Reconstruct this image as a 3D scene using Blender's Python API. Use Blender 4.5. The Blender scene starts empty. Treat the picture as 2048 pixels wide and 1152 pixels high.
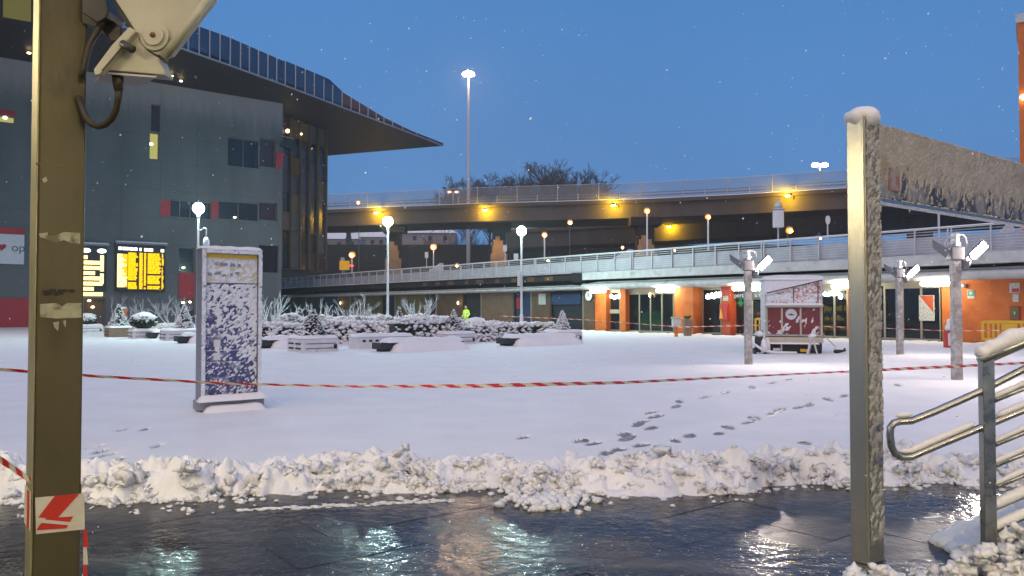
import bpy, bmesh, math, random
import numpy as np
from mathutils import Vector, Matrix, noise as mnoise
random.seed(7); RNG = np.random.default_rng(7)
SC = bpy.context.scene
COL = SC.collection
R = math.radians

# ------------------------------------------------------------------ camera, sky, light
FPX = 1593.0; PITCH = math.atan(41/FPX); CAMZ = 1.6
cam = bpy.data.cameras.new('camera'); cam.sensor_width = 36; cam.lens = 36*FPX/2048
cam.clip_start = 0.05; cam.clip_end = 3000
camo = bpy.data.objects.new('camera', cam); COL.objects.link(camo)
camo.location = (0, 0, CAMZ); camo.rotation_euler = (math.pi/2+PITCH, 0, 0)
SC.camera = camo

w = bpy.data.worlds.new('World'); SC.world = w; w.use_nodes = True
nt = w.node_tree; nt.nodes.clear()
wo = nt.nodes.new('ShaderNodeOutputWorld'); bg = nt.nodes.new('ShaderNodeBackground')
tc = nt.nodes.new('ShaderNodeTexCoord'); sp = nt.nodes.new('ShaderNodeSeparateXYZ')
cr = nt.nodes.new('ShaderNodeValToRGB')
cr.color_ramp.elements[0].position = 0.0; cr.color_ramp.elements[0].color = (0.120, 0.285, 0.60, 1)
cr.color_ramp.elements[1].position = 0.6; cr.color_ramp.elements[1].color = (0.050, 0.212, 0.535, 1)
nz = nt.nodes.new('ShaderNodeTexNoise'); nz.inputs['Scale'].default_value = 2.2; nz.inputs['Detail'].default_value = 3
mr = nt.nodes.new('ShaderNodeMapRange'); mr.inputs['To Min'].default_value = 0.86; mr.inputs['To Max'].default_value = 1.14
mx = nt.nodes.new('ShaderNodeVectorMath'); mx.operation = 'SCALE'
L = nt.links.new
L(tc.outputs['Generated'], sp.inputs[0]); L(sp.outputs['Z'], cr.inputs[0]); L(tc.outputs['Generated'], nz.inputs['Vector'])
L(nz.outputs['Fac'], mr.inputs['Value']); L(cr.outputs[0], mx.inputs[0]); L(mr.outputs[0], mx.inputs['Scale'])
L(mx.outputs[0], bg.inputs['Color']); bg.inputs['Strength'].default_value = 1.0; L(bg.outputs[0], wo.inputs['Surface'])

fill_sun = bpy.data.lights.new('fill_sun', 'SUN'); fill_sun.energy = 1.75; fill_sun.angle = R(70); fill_sun.color = (1.0, 0.67, 0.40)  # broad warm fill, added to lift the snow; overcast dusk without a sun
suno = bpy.data.objects.new('fill_sun', fill_sun); COL.objects.link(suno); suno.rotation_euler = (R(38), R(-8), 0)

SC.view_settings.view_transform = 'Standard'; SC.view_settings.look = 'None'
SC.view_settings.exposure = 0.0; SC.view_settings.gamma = 1.0
SC.render.engine = 'CYCLES'
SC.cycles.use_denoising = True
SC.cycles.max_bounces = 6; SC.cycles.diffuse_bounces = 2; SC.cycles.glossy_bounces = 3
SC.cycles.transmission_bounces = 3; SC.cycles.transparent_max_bounces = 12; SC.cycles.volume_bounces = 0
SC.cycles.caustics_reflective = False; SC.cycles.caustics_refractive = False
SC.cycles.sample_clamp_indirect = 3.0

# ------------------------------------------------------------------ geometry of the place
TH = R(38); CT, ST = math.cos(TH), math.sin(TH)        # plaza axes: u to the right and away, v to the left and away
def UV(u, v, z=0.0): return Vector((CT*u-ST*v, ST*u+CT*v, z))
def toUV(p): return (CT*p[0]+ST*p[1], -ST*p[0]+CT*p[1])
def ray(px, py):
    x = (px-1024)/FPX; up = (576-py)/FPX
    return Vector((x, math.cos(PITCH)-up*math.sin(PITCH), math.sin(PITCH)+up*math.cos(PITCH)))
def at(px, py, d):
    r = ray(px, py); s = d/r.y
    return Vector((r.x*s, d, CAMZ+r.z*s))
def hz(px, py, z):
    r = ray(px, py); s = (z-CAMZ)/r.z
    return Vector((r.x*s, r.y*s, z))
def gp(px, py): return hz(px, py, 0.0)
def hu(px, py, u):
    r = ray(px, py); s = u/(CT*r.x+ST*r.y); p = r*s; return p.x, p.y, p.z+CAMZ
def hv(px, py, v):
    r = ray(px, py); s = v/(-ST*r.x+CT*r.y); p = r*s; return p.x, p.y, p.z+CAMZ
def v_on_u(px, u): return toUV(hu(px, 617, u))[1]
def uz_on_v(px, py, v):
    p = hv(px, py, v); return toUV(p)[0], p[2]

# ------------------------------------------------------------------ materials
MATS = {}
def pmat(name, col, rough=0.6, metal=0.0, var=0.15, scale=6.0, bump=0.0, bscale=40.0, emit=None, estr=0.0,
         col2=None, thr=(0.45, 0.6), mscale=3.0, alpha=1.0, spec=None, stretch=None, world=False, coat=0.0, rvar=0.0):
    m = bpy.data.materials.new(name); m.use_nodes = True; t = m.node_tree; b = t.nodes['Principled BSDF']; k = t.links.new
    g = t.nodes.new('ShaderNodeNewGeometry') if world else t.nodes.new('ShaderNodeTexCoord')
    src = g.outputs['Position'] if world else g.outputs['Object']
    if stretch:
        mp = t.nodes.new('ShaderNodeMapping'); mp.inputs['Scale'].default_value = stretch; k(src, mp.inputs[0]); src = mp.outputs[0]
    n = t.nodes.new('ShaderNodeTexNoise'); n.inputs['Scale'].default_value = scale; n.inputs['Detail'].default_value = 5
    k(src, n.inputs['Vector'])
    r = t.nodes.new('ShaderNodeMapRange'); r.inputs['From Min'].default_value = 0.25; r.inputs['From Max'].default_value = 0.75
    r.inputs['To Min'].default_value = 1-var; r.inputs['To Max'].default_value = 1+var
    k(n.outputs['Fac'], r.inputs['Value'])
    s = t.nodes.new('ShaderNodeVectorMath'); s.operation = 'SCALE'; s.inputs[0].default_value = col[:3]; k(r.outputs[0], s.inputs['Scale'])
    out = s.outputs[0]
    if col2:
        n2 = t.nodes.new('ShaderNodeTexNoise'); n2.inputs['Scale'].default_value = mscale; n2.inputs['Detail'].default_value = 6; k(src, n2.inputs['Vector'])
        r2 = t.nodes.new('ShaderNodeMapRange'); r2.interpolation_type = 'SMOOTHSTEP'
        r2.inputs['From Min'].default_value = thr[0]; r2.inputs['From Max'].default_value = thr[1]; k(n2.outputs['Fac'], r2.inputs['Value'])
        mm = t.nodes.new('ShaderNodeMix'); mm.data_type = 'RGBA'; k(r2.outputs[0], mm.inputs['Factor']); k(out, mm.inputs['A']); mm.inputs['B'].default_value = (*col2[:3], 1); out = mm.outputs['Result']
    k(out, b.inputs['Base Color']); b.inputs['Roughness'].default_value = rough; b.inputs['Metallic'].default_value = metal
    if rvar:
        rr = t.nodes.new('ShaderNodeMapRange'); rr.inputs['From Min'].default_value = 0.3; rr.inputs['From Max'].default_value = 0.7
        rr.inputs['To Min'].default_value = max(0.02, rough-rvar); rr.inputs['To Max'].default_value = rough+rvar; k(n.outputs['Fac'], rr.inputs['Value']); k(rr.outputs[0], b.inputs['Roughness'])
    if spec is not None: b.inputs['Specular IOR Level'].default_value = spec
    if coat: b.inputs['Coat Weight'].default_value = coat
    b.inputs['Alpha'].default_value = alpha
    if bump:
        n3 = t.nodes.new('ShaderNodeTexNoise'); n3.inputs['Scale'].default_value = bscale; n3.inputs['Detail'].default_value = 4; k(src, n3.inputs['Vector'])
        bp = t.nodes.new('ShaderNodeBump'); bp.inputs['Strength'].default_value = bump; bp.inputs['Distance'].default_value = 0.02
        k(n3.outputs['Fac'], bp.inputs['Height']); k(bp.outputs[0], b.inputs['Normal'])
    if emit:
        b.inputs['Emission Color'].default_value = (*emit, 1); b.inputs['Emission Strength'].default_value = estr
    MATS[name] = m; return m
def emat(name, col, strength):
    m = bpy.data.materials.new(name); m.use_nodes = True; t = m.node_tree; t.nodes.clear()
    o = t.nodes.new('ShaderNodeOutputMaterial'); e = t.nodes.new('ShaderNodeEmission')
    e.inputs[0].default_value = (*col, 1); e.inputs[1].default_value = strength; t.links.new(e.outputs[0], o.inputs[0])
    MATS[name] = m; return m
SNOWC = (0.83, 0.82, 0.82)
pmat('snow', SNOWC, 0.75, var=0.05, scale=1.2, bump=0.35, bscale=38, world=True, spec=0.25)
pmat('snow_bank', (0.83, 0.83, 0.84), 0.8, var=0.05, scale=3, bump=0.9, bscale=55, world=True, spec=0.2, col2=(0.55, 0.50, 0.40), thr=(0.64, 0.86), mscale=1.9)
pmat('rime_pale', (0.42, 0.41, 0.38), 0.9, var=0.25, scale=18, bump=0.5, bscale=50)
pmat('rime_grey', (0.20, 0.19, 0.16), 0.85, var=0.3, scale=25, col2=(0.36, 0.35, 0.32), thr=(0.46, 0.70), mscale=16, bump=0.8, bscale=60)
pmat('post_grey', (0.34, 0.31, 0.28), 0.6, var=0.2, scale=8, col2=(0.52, 0.49, 0.46), thr=(0.42, 0.68), mscale=8)
pmat('planter_white', (0.72, 0.70, 0.70), 0.85, var=0.1, scale=4, col2=(0.55, 0.53, 0.52), thr=(0.58, 0.75), mscale=3)
pmat('stuck_snow', (0.74, 0.76, 0.80), 0.85, var=0.1, scale=12, bump=0.4, bscale=60, spec=0.2)
pmat('steel', (0.52, 0.49, 0.40), 0.26, 0.78, var=0.10, scale=9, stretch=(8, 8, 0.5), bump=0.05, bscale=60)
pmat('steel_rail', (0.36, 0.36, 0.33), 0.30, 0.9, var=0.15, scale=14, rvar=0.1)
pmat('post_paint', (0.092, 0.074, 0.032), 0.5, 0.25, var=0.34, scale=5, stretch=(1, 1, 0.45), bump=0.1, bscale=25, col2=(0.055, 0.042, 0.018), thr=(0.50, 0.72), mscale=5, rvar=0.12)
pmat('post_edge', (0.36, 0.33, 0.19), 0.42, 0.4, var=0.2, scale=6)  # pale tone carries the lamplit look of the near post's side
pmat('sticker', (0.42, 0.40, 0.27), 0.7, var=0.3, scale=30, col2=(0.17, 0.15, 0.09), thr=(0.5, 0.62), mscale=22)
pmat('ink', (0.02, 0.02, 0.015), 0.7)
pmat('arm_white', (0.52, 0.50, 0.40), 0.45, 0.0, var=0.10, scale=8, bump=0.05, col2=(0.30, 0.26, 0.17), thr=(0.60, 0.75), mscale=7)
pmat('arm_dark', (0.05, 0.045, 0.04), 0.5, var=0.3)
pmat('rubber', (0.045, 0.037, 0.022), 0.5, var=0.2)
pmat('rust', (0.16, 0.08, 0.04), 0.6, 0.3, var=0.3, scale=40)
pmat('concrete_white', (0.55, 0.54, 0.53), 0.8, var=0.14, scale=2.5, bump=0.12, bscale=20, col2=(0.36, 0.34, 0.33), thr=(0.56, 0.75), mscale=1.4)
pmat('concrete_deck', (0.080, 0.068, 0.066), 0.9, var=0.22, scale=0.35, col2=(0.07, 0.058, 0.055), thr=(0.5, 0.7), mscale=0.5, stretch=(1, 1, 0.4))
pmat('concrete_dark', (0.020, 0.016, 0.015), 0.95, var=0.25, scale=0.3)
pmat('pier_tan', (0.42, 0.27, 0.15), 0.85, var=0.2, scale=0.8)
pmat('galv', (0.56, 0.55, 0.57), 0.55, 0.1, var=0.12, scale=4)
pmat('galv_dark', (0.20, 0.20, 0.22), 0.5, 0.4, var=0.15, scale=4)
pmat('white_paint', (0.66, 0.66, 0.66), 0.55, var=0.08, scale=4, col2=(0.48, 0.47, 0.46), thr=(0.6, 0.8), mscale=3)
pmat('orange', (0.62, 0.155, 0.022), 0.7, var=0.12, scale=1.5, bump=0.05, col2=(0.50, 0.11, 0.016), thr=(0.5, 0.7), mscale=1.2)
pmat('orange_red', (0.55, 0.085, 0.02), 0.65, var=0.12, scale=2)
pmat('frame_tan', (0.40, 0.36, 0.27), 0.5, 0.3, var=0.12, scale=5)
pmat('glass_dark', (0.012, 0.016, 0.02), 0.05, 0.0, var=0.3, scale=1.0, alpha=0.62, spec=0.6)
pmat('interior', (0.09, 0.085, 0.075), 0.8, var=0.3, scale=0.7)
pmat('brown_panel', (0.15, 0.095, 0.055), 0.7, var=0.2, scale=1.2)
pmat('tan_panel', (0.23, 0.15, 0.095), 0.7, var=0.15, scale=1.4)
pmat('olive_panel', (0.16, 0.14, 0.055), 0.7, var=0.2, scale=1.0)
pmat('dark_door', (0.025, 0.03, 0.04), 0.4, var=0.3)
pmat('blue_door', (0.03, 0.06, 0.13), 0.45, var=0.2)
pmat('paper', (0.62, 0.60, 0.54), 0.8, var=0.15, scale=14, col2=(0.36, 0.30, 0.26), thr=(0.56, 0.6), mscale=16)
pmat('red_plastic', (0.50, 0.03, 0.025), 0.45, var=0.12, scale=5)
pmat('red_panel', (0.42, 0.025, 0.035), 0.55, var=0.12, scale=0.5)
pmat('plum', (0.085, 0.04, 0.055), 0.35, var=0.2, scale=0.6)
pmat('yellow_plastic', (0.72, 0.44, 0.015), 0.5, var=0.1, scale=4)
pmat('green_sign', (0.02, 0.28, 0.10), 0.5)
pmat('black', (0.012, 0.012, 0.014), 0.5, var=0.2)
pmat('black_stone', (0.03, 0.033, 0.04), 0.6, var=0.25, scale=5)
pmat('win_dark', (0.010, 0.012, 0.018), 0.12, var=0.2, scale=0.4, spec=0.5)
pmat('win_plum', (0.055, 0.028, 0.034), 0.15, var=0.2, scale=0.4)
pmat('roof_glass', (0.035, 0.065, 0.12), 0.18, 0.3, var=0.25, scale=0.5, spec=0.6)
pmat('roof_red', (0.12, 0.045, 0.03), 0.4, var=0.25, scale=0.5)
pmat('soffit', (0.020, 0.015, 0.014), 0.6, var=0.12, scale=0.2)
pmat('mullion', (0.33, 0.33, 0.38), 0.45, 0.5, var=0.1)
pmat('fin_tan', (0.10, 0.072, 0.036), 0.6, var=0.2, scale=0.5)
pmat('pylon_blue', (0.062, 0.066, 0.18), 0.5, var=0.15, scale=3, col2=(0.40, 0.40, 0.50), thr=(0.47, 0.72), mscale=10)
pmat('pylon_yellow', (0.58, 0.52, 0.40), 0.5, var=0.1, scale=6, col2=(0.62, 0.60, 0.52), thr=(0.42, 0.55), mscale=9)
pmat('pylon_grey', (0.30, 0.31, 0.33), 0.45, 0.4, var=0.12, scale=6)
pmat('board_blue', (0.055, 0.058, 0.085), 0.5, var=0.2, scale=4, col2=(0.27, 0.265, 0.27), thr=(0.38, 0.62), mscale=8, stretch=(1, 1, 0.45), bump=0.6, bscale=40)
pmat('board_frost', (0.43, 0.395, 0.345), 0.9, var=0.16, scale=7, col2=(0.34, 0.30, 0.22), thr=(0.52, 0.80), mscale=5, bump=0.6, bscale=60)
pmat('board_red', (0.30, 0.15, 0.12), 0.6, var=0.2, scale=20, col2=(0.36, 0.30, 0.29), thr=(0.42, 0.66), mscale=9)
pmat('trailer_red', (0.17, 0.022, 0.024), 0.5, var=0.2, scale=4, col2=(0.62, 0.58, 0.58), thr=(0.72, 0.80), mscale=7, stretch=(2.4, 2.4, 0.9))
pmat('trailer_beige', (0.50, 0.45, 0.34), 0.55, var=0.12, scale=4)
pmat('trailer_frosted', (0.40, 0.20, 0.19), 0.75, var=0.12, scale=4, col2=(0.76, 0.72, 0.71), thr=(0.43, 0.57), mscale=10)
pmat('foliage', (0.022, 0.038, 0.022), 0.8, var=0.35, scale=6)
pmat('bark', (0.045, 0.036, 0.032), 0.9, var=0.3, scale=3)
pmat('frost_twig', (0.58, 0.56, 0.57), 0.85, var=0.2, scale=6)
pmat('slush_grey', (0.17, 0.175, 0.19), 0.5, var=0.3, scale=9, col2=(0.42, 0.43, 0.46), thr=(0.5, 0.62), mscale=12, world=True)
pmat('slush', (0.44, 0.43, 0.42), 0.7, var=0.2, scale=8, bump=0.4, bscale=20)
pmat('hi_vis', (0.55, 0.75, 0.02), 0.6, var=0.1, scale=9, emit=(0.55, 0.8, 0.02), estr=0.0)
pmat('cloth_dark', (0.03, 0.032, 0.04), 0.8)
pmat('skin', (0.45, 0.27, 0.19), 0.6)
pmat('hair', (0.03, 0.02, 0.015), 0.8)
pmat('house_wall', (0.30, 0.24, 0.22), 0.9, var=0.2, scale=0.2)
pmat('far_hill', (0.05, 0.045, 0.05), 0.95, var=0.3, scale=0.05)
pmat('fence_mesh', (0.32, 0.34, 0.40), 0.7, var=0.1, alpha=0.22)
pmat('grille_snow', (0.60, 0.57, 0.62), 0.85, var=0.2, scale=1.5, alpha=0.72)
pmat('tape_white', (0.70, 0.64, 0.52), 0.45, var=0.1, scale=20)
pmat('tape_red', (0.62, 0.035, 0.02), 0.4, var=0.1, scale=20)
emat('lamp_teal', (0.64, 1.0, 0.94), 760)
emat('amber_halo', (1.0, 0.28, 0.035), 2.6)  # orange glow given a globe shape, standing for the halo round a lamp
emat('lamp_orange', (1.0, 0.44, 0.10), 130)
emat('lamp_yellow', (1.0, 0.58, 0.01), 700)
emat('lamp_mast', (1.0, 0.66, 0.36), 700)
emat('lamp_deck', (1.0, 0.86, 0.62), 60)
emat('lamp_white', (1.0, 0.84, 0.72), 620)
emat('lamp_tube', (1.0, 0.93, 0.70), 42)
emat('lamp_shelter', (1.0, 0.84, 0.50), 175)
emat('lamp_small', (1.0, 0.75, 0.35), 14)
emat('sign_white', (0.9, 1.0, 0.92), 9)
emat('sign_text', (0.9, 1.0, 0.9), 0.8)
emat('led_yellow', (1.0, 0.58, 0.0), 1.6)
emat('led_hot', (1.0, 0.70, 0.25), 3.0)
emat('led_white', (0.95, 0.93, 1.0), 2.5)
emat('win_lit', (0.75, 0.72, 0.22), 0.62)
emat('win_dim', (0.55, 0.36, 0.14), 0.06)
emat('chair_glow', (0.05, 1.0, 0.2), 1.2)
emat('red_led', (1.0, 0.08, 0.05), 1.6)

# wall panels of the station: grey-green, frost caught along the top edge
def wall_mat():
    m = pmat('wall_panel', (0.130, 0.140, 0.138), 0.75, var=0.20, scale=0.5, stretch=(1, 1, 0.35), world=True)
    t = m.node_tree; b = t.nodes['Principled BSDF']; k = t.links.new
    g = t.nodes.new('ShaderNodeNewGeometry'); s = t.nodes.new('ShaderNodeSeparateXYZ'); k(g.outputs['Position'], s.inputs[0])
    mp = t.nodes.new('ShaderNodeMapping'); mp.inputs['Scale'].default_value = (2.2, 2.2, 0.30); k(g.outputs['Position'], mp.inputs[0])
    n = t.nodes.new('ShaderNodeTexNoise'); n.inputs['Scale'].default_value = 1.2; n.inputs['Detail'].default_value = 5; k(mp.outputs[0], n.inputs['Vector'])
    a = t.nodes.new('ShaderNodeMath'); a.operation = 'MULTIPLY_ADD'; k(n.outputs['Fac'], a.inputs[0]); a.inputs[1].default_value = 1.8; k(s.outputs['Z'], a.inputs[2])
    r = t.nodes.new('ShaderNodeMapRange'); r.interpolation_type = 'SMOOTHSTEP'; r.inputs['From Min'].default_value = 19.6; r.inputs['From Max'].default_value = 23.0; r.inputs['To Max'].default_value = 0.55
    k(a.outputs[0], r.inputs['Value'])
    old = b.inputs['Base Color'].links[0].from_socket
    mm = t.nodes.new('ShaderNodeMix'); mm.data_type = 'RGBA'; k(r.outputs[0], mm.inputs['Factor']); k(old, mm.inputs['A']); mm.inputs['B'].default_value = (0.52, 0.47, 0.52, 1)
    k(mm.outputs['Result'], b.inputs['Base Color'])
wall_mat()

def wet_mat():
    m = bpy.data.materials.new('wet_paving'); m.use_nodes = True; t = m.node_tree; b = t.nodes['Principled BSDF']; k = t.links.new
    g = t.nodes.new('ShaderNodeNewGeometry'); P = g.outputs['Position']
    n = t.nodes.new('ShaderNodeTexNoise'); n.inputs['Scale'].default_value = 0.55; n.inputs['Detail'].default_value = 4; n.inputs['Distortion'].default_value = 0.6; k(P, n.inputs['Vector'])
    mp = t.nodes.new('ShaderNodeMapping'); mp.inputs['Rotation'].default_value = (0, 0, -TH); mp.inputs['Scale'].default_value = (0.5, 2.2, 1); k(P, mp.inputs[0])
    ns = t.nodes.new('ShaderNodeTexNoise'); ns.inputs['Scale'].default_value = 1.3; ns.inputs['Detail'].default_value = 5; k(mp.outputs[0], ns.inputs['Vector'])
    cr = t.nodes.new('ShaderNodeValToRGB'); e = cr.color_ramp.elements
    e[0].position = 0.35; e[0].color = (0.022, 0.020, 0.018, 1); e[1].position = 0.62; e[1].color = (0.070, 0.062, 0.054, 1)
    e2 = e.new(0.72); e2.color = (0.15, 0.14, 0.125, 1)
    k(ns.outputs['Fac'], cr.inputs[0])
    oi = t.nodes.new('ShaderNodeObjectInfo'); r0 = t.nodes.new('ShaderNodeMapRange'); r0.inputs['To Min'].default_value = 0.6; r0.inputs['To Max'].default_value = 1.35; k(oi.outputs['Random'], r0.inputs['Value'])
    s0 = t.nodes.new('ShaderNodeVectorMath'); s0.operation = 'SCALE'; k(cr.outputs[0], s0.inputs[0]); k(r0.outputs[0], s0.inputs['Scale']); k(s0.outputs[0], b.inputs['Base Color'])
    r = t.nodes.new('ShaderNodeMapRange'); r.inputs['From Min'].default_value = 0.35; r.inputs['From Max'].default_value = 0.68; r.inputs['To Min'].default_value = 0.09; r.inputs['To Max'].default_value = 0.36
    k(n.outputs['Fac'], r.inputs['Value']); k(r.outputs[0], b.inputs['Roughness'])
    n1 = t.nodes.new('ShaderNodeTexNoise'); n1.inputs['Scale'].default_value = 9; n1.inputs['Detail'].default_value = 3; k(P, n1.inputs['Vector'])
    vo = t.nodes.new('ShaderNodeTexVoronoi'); vo.inputs['Scale'].default_value = 26; k(P, vo.inputs['Vector'])
    dr = t.nodes.new('ShaderNodeMapRange'); dr.interpolation_type = 'SMOOTHSTEP'; dr.inputs['From Min'].default_value = 0.0; dr.inputs['From Max'].default_value = 0.32; dr.inputs['To Min'].default_value = 1; dr.inputs['To Max'].default_value = 0; k(vo.outputs['Distance'], dr.inputs['Value'])
    b1 = t.nodes.new('ShaderNodeBump'); b1.inputs['Strength'].default_value = 0.45; b1.inputs['Distance'].default_value = 0.02; k(n1.outputs['Fac'], b1.inputs['Height'])
    b2 = t.nodes.new('ShaderNodeBump'); b2.inputs['Strength'].default_value = 1.0; b2.inputs['Distance'].default_value = 0.006; k(dr.outputs[0], b2.inputs['Height']); k(b1.outputs[0], b2.inputs['Normal'])
    k(b2.outputs[0], b.inputs['Normal']); b.inputs['Specular IOR Level'].default_value = 0.26
    MATS['wet_paving'] = m
wet_mat()

# ------------------------------------------------------------------ mesh builder and object helpers
class MB:
    def __init__(s): s.v = []; s.f = []; s.m = []; s.cur = 0
    def add(s, vs, fs):
        o = len(s.v); s.v += [tuple(p) for p in vs]; s.f += [tuple(i+o for i in f) for f in fs]; s.m += [s.cur]*len(fs); return s
    def box(s, x0, x1, y0, y1, z0, z1):
        return s.add([(x0,y0,z0),(x1,y0,z0),(x1,y1,z0),(x0,y1,z0),(x0,y0,z1),(x1,y0,z1),(x1,y1,z1),(x0,y1,z1)],
                     [(0,3,2,1),(4,5,6,7),(0,1,5,4),(1,2,6,5),(2,3,7,6),(3,0,4,7)])
    def obox(s, c, ax, ay, az):                              # oriented box from centre and half axes
        c, ax, ay, az = map(Vector, (c, ax, ay, az)); vs = []
        for k in (-1, 1):
            for (i, j) in ((-1,-1),(1,-1),(1,1),(-1,1)): vs.append(c+ax*i+ay*j+az*k)
        return s.add(vs, [(0,3,2,1),(4,5,6,7),(0,1,5,4),(1,2,6,5),(2,3,7,6),(3,0,4,7)])
    def tube(s, pts, r, n=8, caps=True):
        pts = [Vector(p) for p in pts]; N = len(pts); rs = r if isinstance(r, (list, tuple)) else [r]*N
        vs = []; prev = None
        for i, p in enumerate(pts):
            d = (pts[min(i+1, N-1)]-pts[max(i-1, 0)]).normalized()
            if prev is None:
                a = d.orthogonal().normalized()
            else:
                a = prev-d*prev.dot(d)
                a = a.normalized() if a.length > 1e-6 else d.orthogonal().normalized()
            prev = a; b = d.cross(a)
            for k in range(n):
                t = 2*math.pi*k/n; vs.append(p+(a*math.cos(t)+b*math.sin(t))*rs[i])
        fs = [(i*n+k, i*n+(k+1) % n, (i+1)*n+(k+1) % n, (i+1)*n+k) for i in range(N-1) for k in range(n)]
        if caps: fs += [tuple(range(n-1, -1, -1)), tuple((N-1)*n+k for k in range(n))]
        return s.add(vs, fs)
    def lathe(s, prof, c=(0,0,0), n=16):                     # prof: (radius, z)
        c = Vector(c); vs = [c+Vector((r*math.cos(2*math.pi*k/n), r*math.sin(2*math.pi*k/n), z)) for r, z in prof for k in range(n)]
        fs = [(i*n+k, i*n+(k+1) % n, (i+1)*n+(k+1) % n, (i+1)*n+k) for i in range(len(prof)-1) for k in range(n)]
        fs += [tuple(range(n-1, -1, -1)), tuple((len(prof)-1)*n+k for k in range(n))]
        return s.add(vs, fs)
    def prism(s, poly, off):                                 # planar polygon pushed along off
        off = Vector(off); P = [Vector(p) for p in poly]; n = len(P)
        return s.add(P+[p+off for p in P], [tuple(range(n)), tuple(range(2*n-1, n-1, -1))]+[(i, n+i, n+(i+1) % n, (i+1) % n) for i in range(n)])
    def quad(s, a, b, c, d): return s.add([a, b, c, d], [(0, 1, 2, 3)])
    def blob(s, c, r, sub=1, squash=(1, 1, 1), rough=0.25, seed=None):
        key = ICO[sub]; c = Vector(c); sd = random.uniform(0, 100) if seed is None else seed
        vs = []
        for p in key[0]:
            k = 1+rough*(mnoise.noise(Vector(p)*1.7+Vector((sd, sd*1.3, 0)))*1.3+mnoise.noise(Vector(p)*4.1+Vector((sd, 2, sd)))*.6)
            vs.append(c+Vector((p[0]*squash[0], p[1]*squash[1], p[2]*squash[2]))*r*k)
        return s.add(vs, key[1])
    def build(s, name, mat, parent=None, smooth=False, world=False, bevel=0):
        me = bpy.data.meshes.new(name); vs = s.v
        if world and parent is not None:
            rt = parent
            while rt.parent: rt = rt.parent
            M = (Matrix.Translation(rt.location) @ Matrix.Rotation(rt.rotation_euler.z, 4, 'Z')).inverted()
            vs = [tuple(M @ Vector(p)) for p in vs]
        me.from_pydata(vs, [], s.f)
        for mm in (mat if isinstance(mat, (list, tuple)) else [mat]): me.materials.append(MATS[mm])
        if isinstance(mat, (list, tuple)): me.polygons.foreach_set('material_index', s.m)
        if smooth: me.polygons.foreach_set('use_smooth', [True]*len(me.polygons))
        bm = bmesh.new(); bm.from_mesh(me); bmesh.ops.recalc_face_normals(bm, faces=bm.faces); bm.to_mesh(me); bm.free()
        o = bpy.data.objects.new(name, me); COL.objects.link(o)
        if parent is not None: o.parent = parent
        if bevel:
            b = o.modifiers.new('bevel', 'BEVEL'); b.width = bevel; b.segments = 2; b.limit_method = 'ANGLE'
        return o
ICO = {}
for sub in (1, 2, 3):
    bm = bmesh.new(); bmesh.ops.create_icosphere(bm, subdivisions=sub, radius=1); bm.verts.ensure_lookup_table()
    ICO[sub] = ([tuple(v.co) for v in bm.verts], [tuple(v.index for v in f.verts) for f in bm.faces]); bm.free()
def tag(o, label, cat, group=None):
    o['label'] = label; o['category'] = cat
    if group: o['group'] = group
    return o
def thing(name, label, cat, loc=(0,0,0), rz=0.0, group=None):
    o = bpy.data.objects.new(name, None); COL.objects.link(o); o.empty_display_size = 0.2
    o.location = loc; o.rotation_euler = (0, 0, rz)
    return tag(o, label, cat, group)
def uthing(name, label, cat, u, v, z=0.0, group=None): return thing(name, label, cat, UV(u, v, z), TH, group)
def struct(o): o['kind'] = 'structure'; return o
def stuff(o): o['kind'] = 'stuff'; return o
def dup(root, loc, rz=None, label=None):
    r = root.copy(); COL.objects.link(r); r.location = loc
    if rz is not None: r.rotation_euler = (0, 0, rz)
    if label: r['label'] = label
    for ch in list(root.children):
        c = ch.copy(); COL.objects.link(c); c.parent = r
        for g in list(ch.children):
            d = g.copy(); COL.objects.link(d); d.parent = c
    return r
def part(name, mat, parent, fn, **kw):
    mb = MB(); fn(mb); return mb.build(name, mat, parent, **kw)
def bx(name, mat, parent, *b, **kw): return MB().box(*b).build(name, mat, parent, **kw)
def snowpad(mb, x0, x1, y0, y1, z, h, step=0.12, rough=0.25, over=0.02):
    x0 -= over; x1 += over; y0 -= over; y1 += over
    nx = max(3, min(60, int((x1-x0)/step)+1)); ny = max(3, min(40, int((y1-y0)/step)+1)); vs = []; sd = random.uniform(0, 50)
    for j in range(ny+1):
        for i in range(nx+1):
            a = i/nx; b = j/ny; e = min(a, 1-a)*(x1-x0); f = min(b, 1-b)*(y1-y0)
            k = min(1, e/(h*1.1+1e-4))*min(1, f/(h*1.1+1e-4)); k = math.sqrt(max(0, 1-(1-k)**2))
            x = x0+(x1-x0)*a; y = y0+(y1-y0)*b
            q = mnoise.noise(Vector((x*3/max(h*8, .3)+sd, y*3/max(h*8, .3), sd)))
            vs.append((x, y, z-0.005+h*k*(1+rough*q)))
    fs = [(j*(nx+1)+i, j*(nx+1)+i+1, (j+1)*(nx+1)+i+1, (j+1)*(nx+1)+i) for j in range(ny) for i in range(nx)]
    mb.add(vs, fs)
def clumps(mb, o, e1, e2, nrm, count, smin, smax, dens=None):
    o, e1, e2, nrm = map(Vector, (o, e1, e2, nrm)); n = 0; tries = 0
    while n < count and tries < count*8:
        tries += 1; a, b = random.random(), random.random()
        if dens and random.random() > dens(a, b): continue
        r = random.uniform(smin, smax)
        mb.blob(o+e1*a+e2*b+nrm*r*0.15, r, 1, (random.uniform(.7, 1.3), random.uniform(.7, 1.3), random.uniform(.7, 1.6)), 0.5); n += 1
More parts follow.
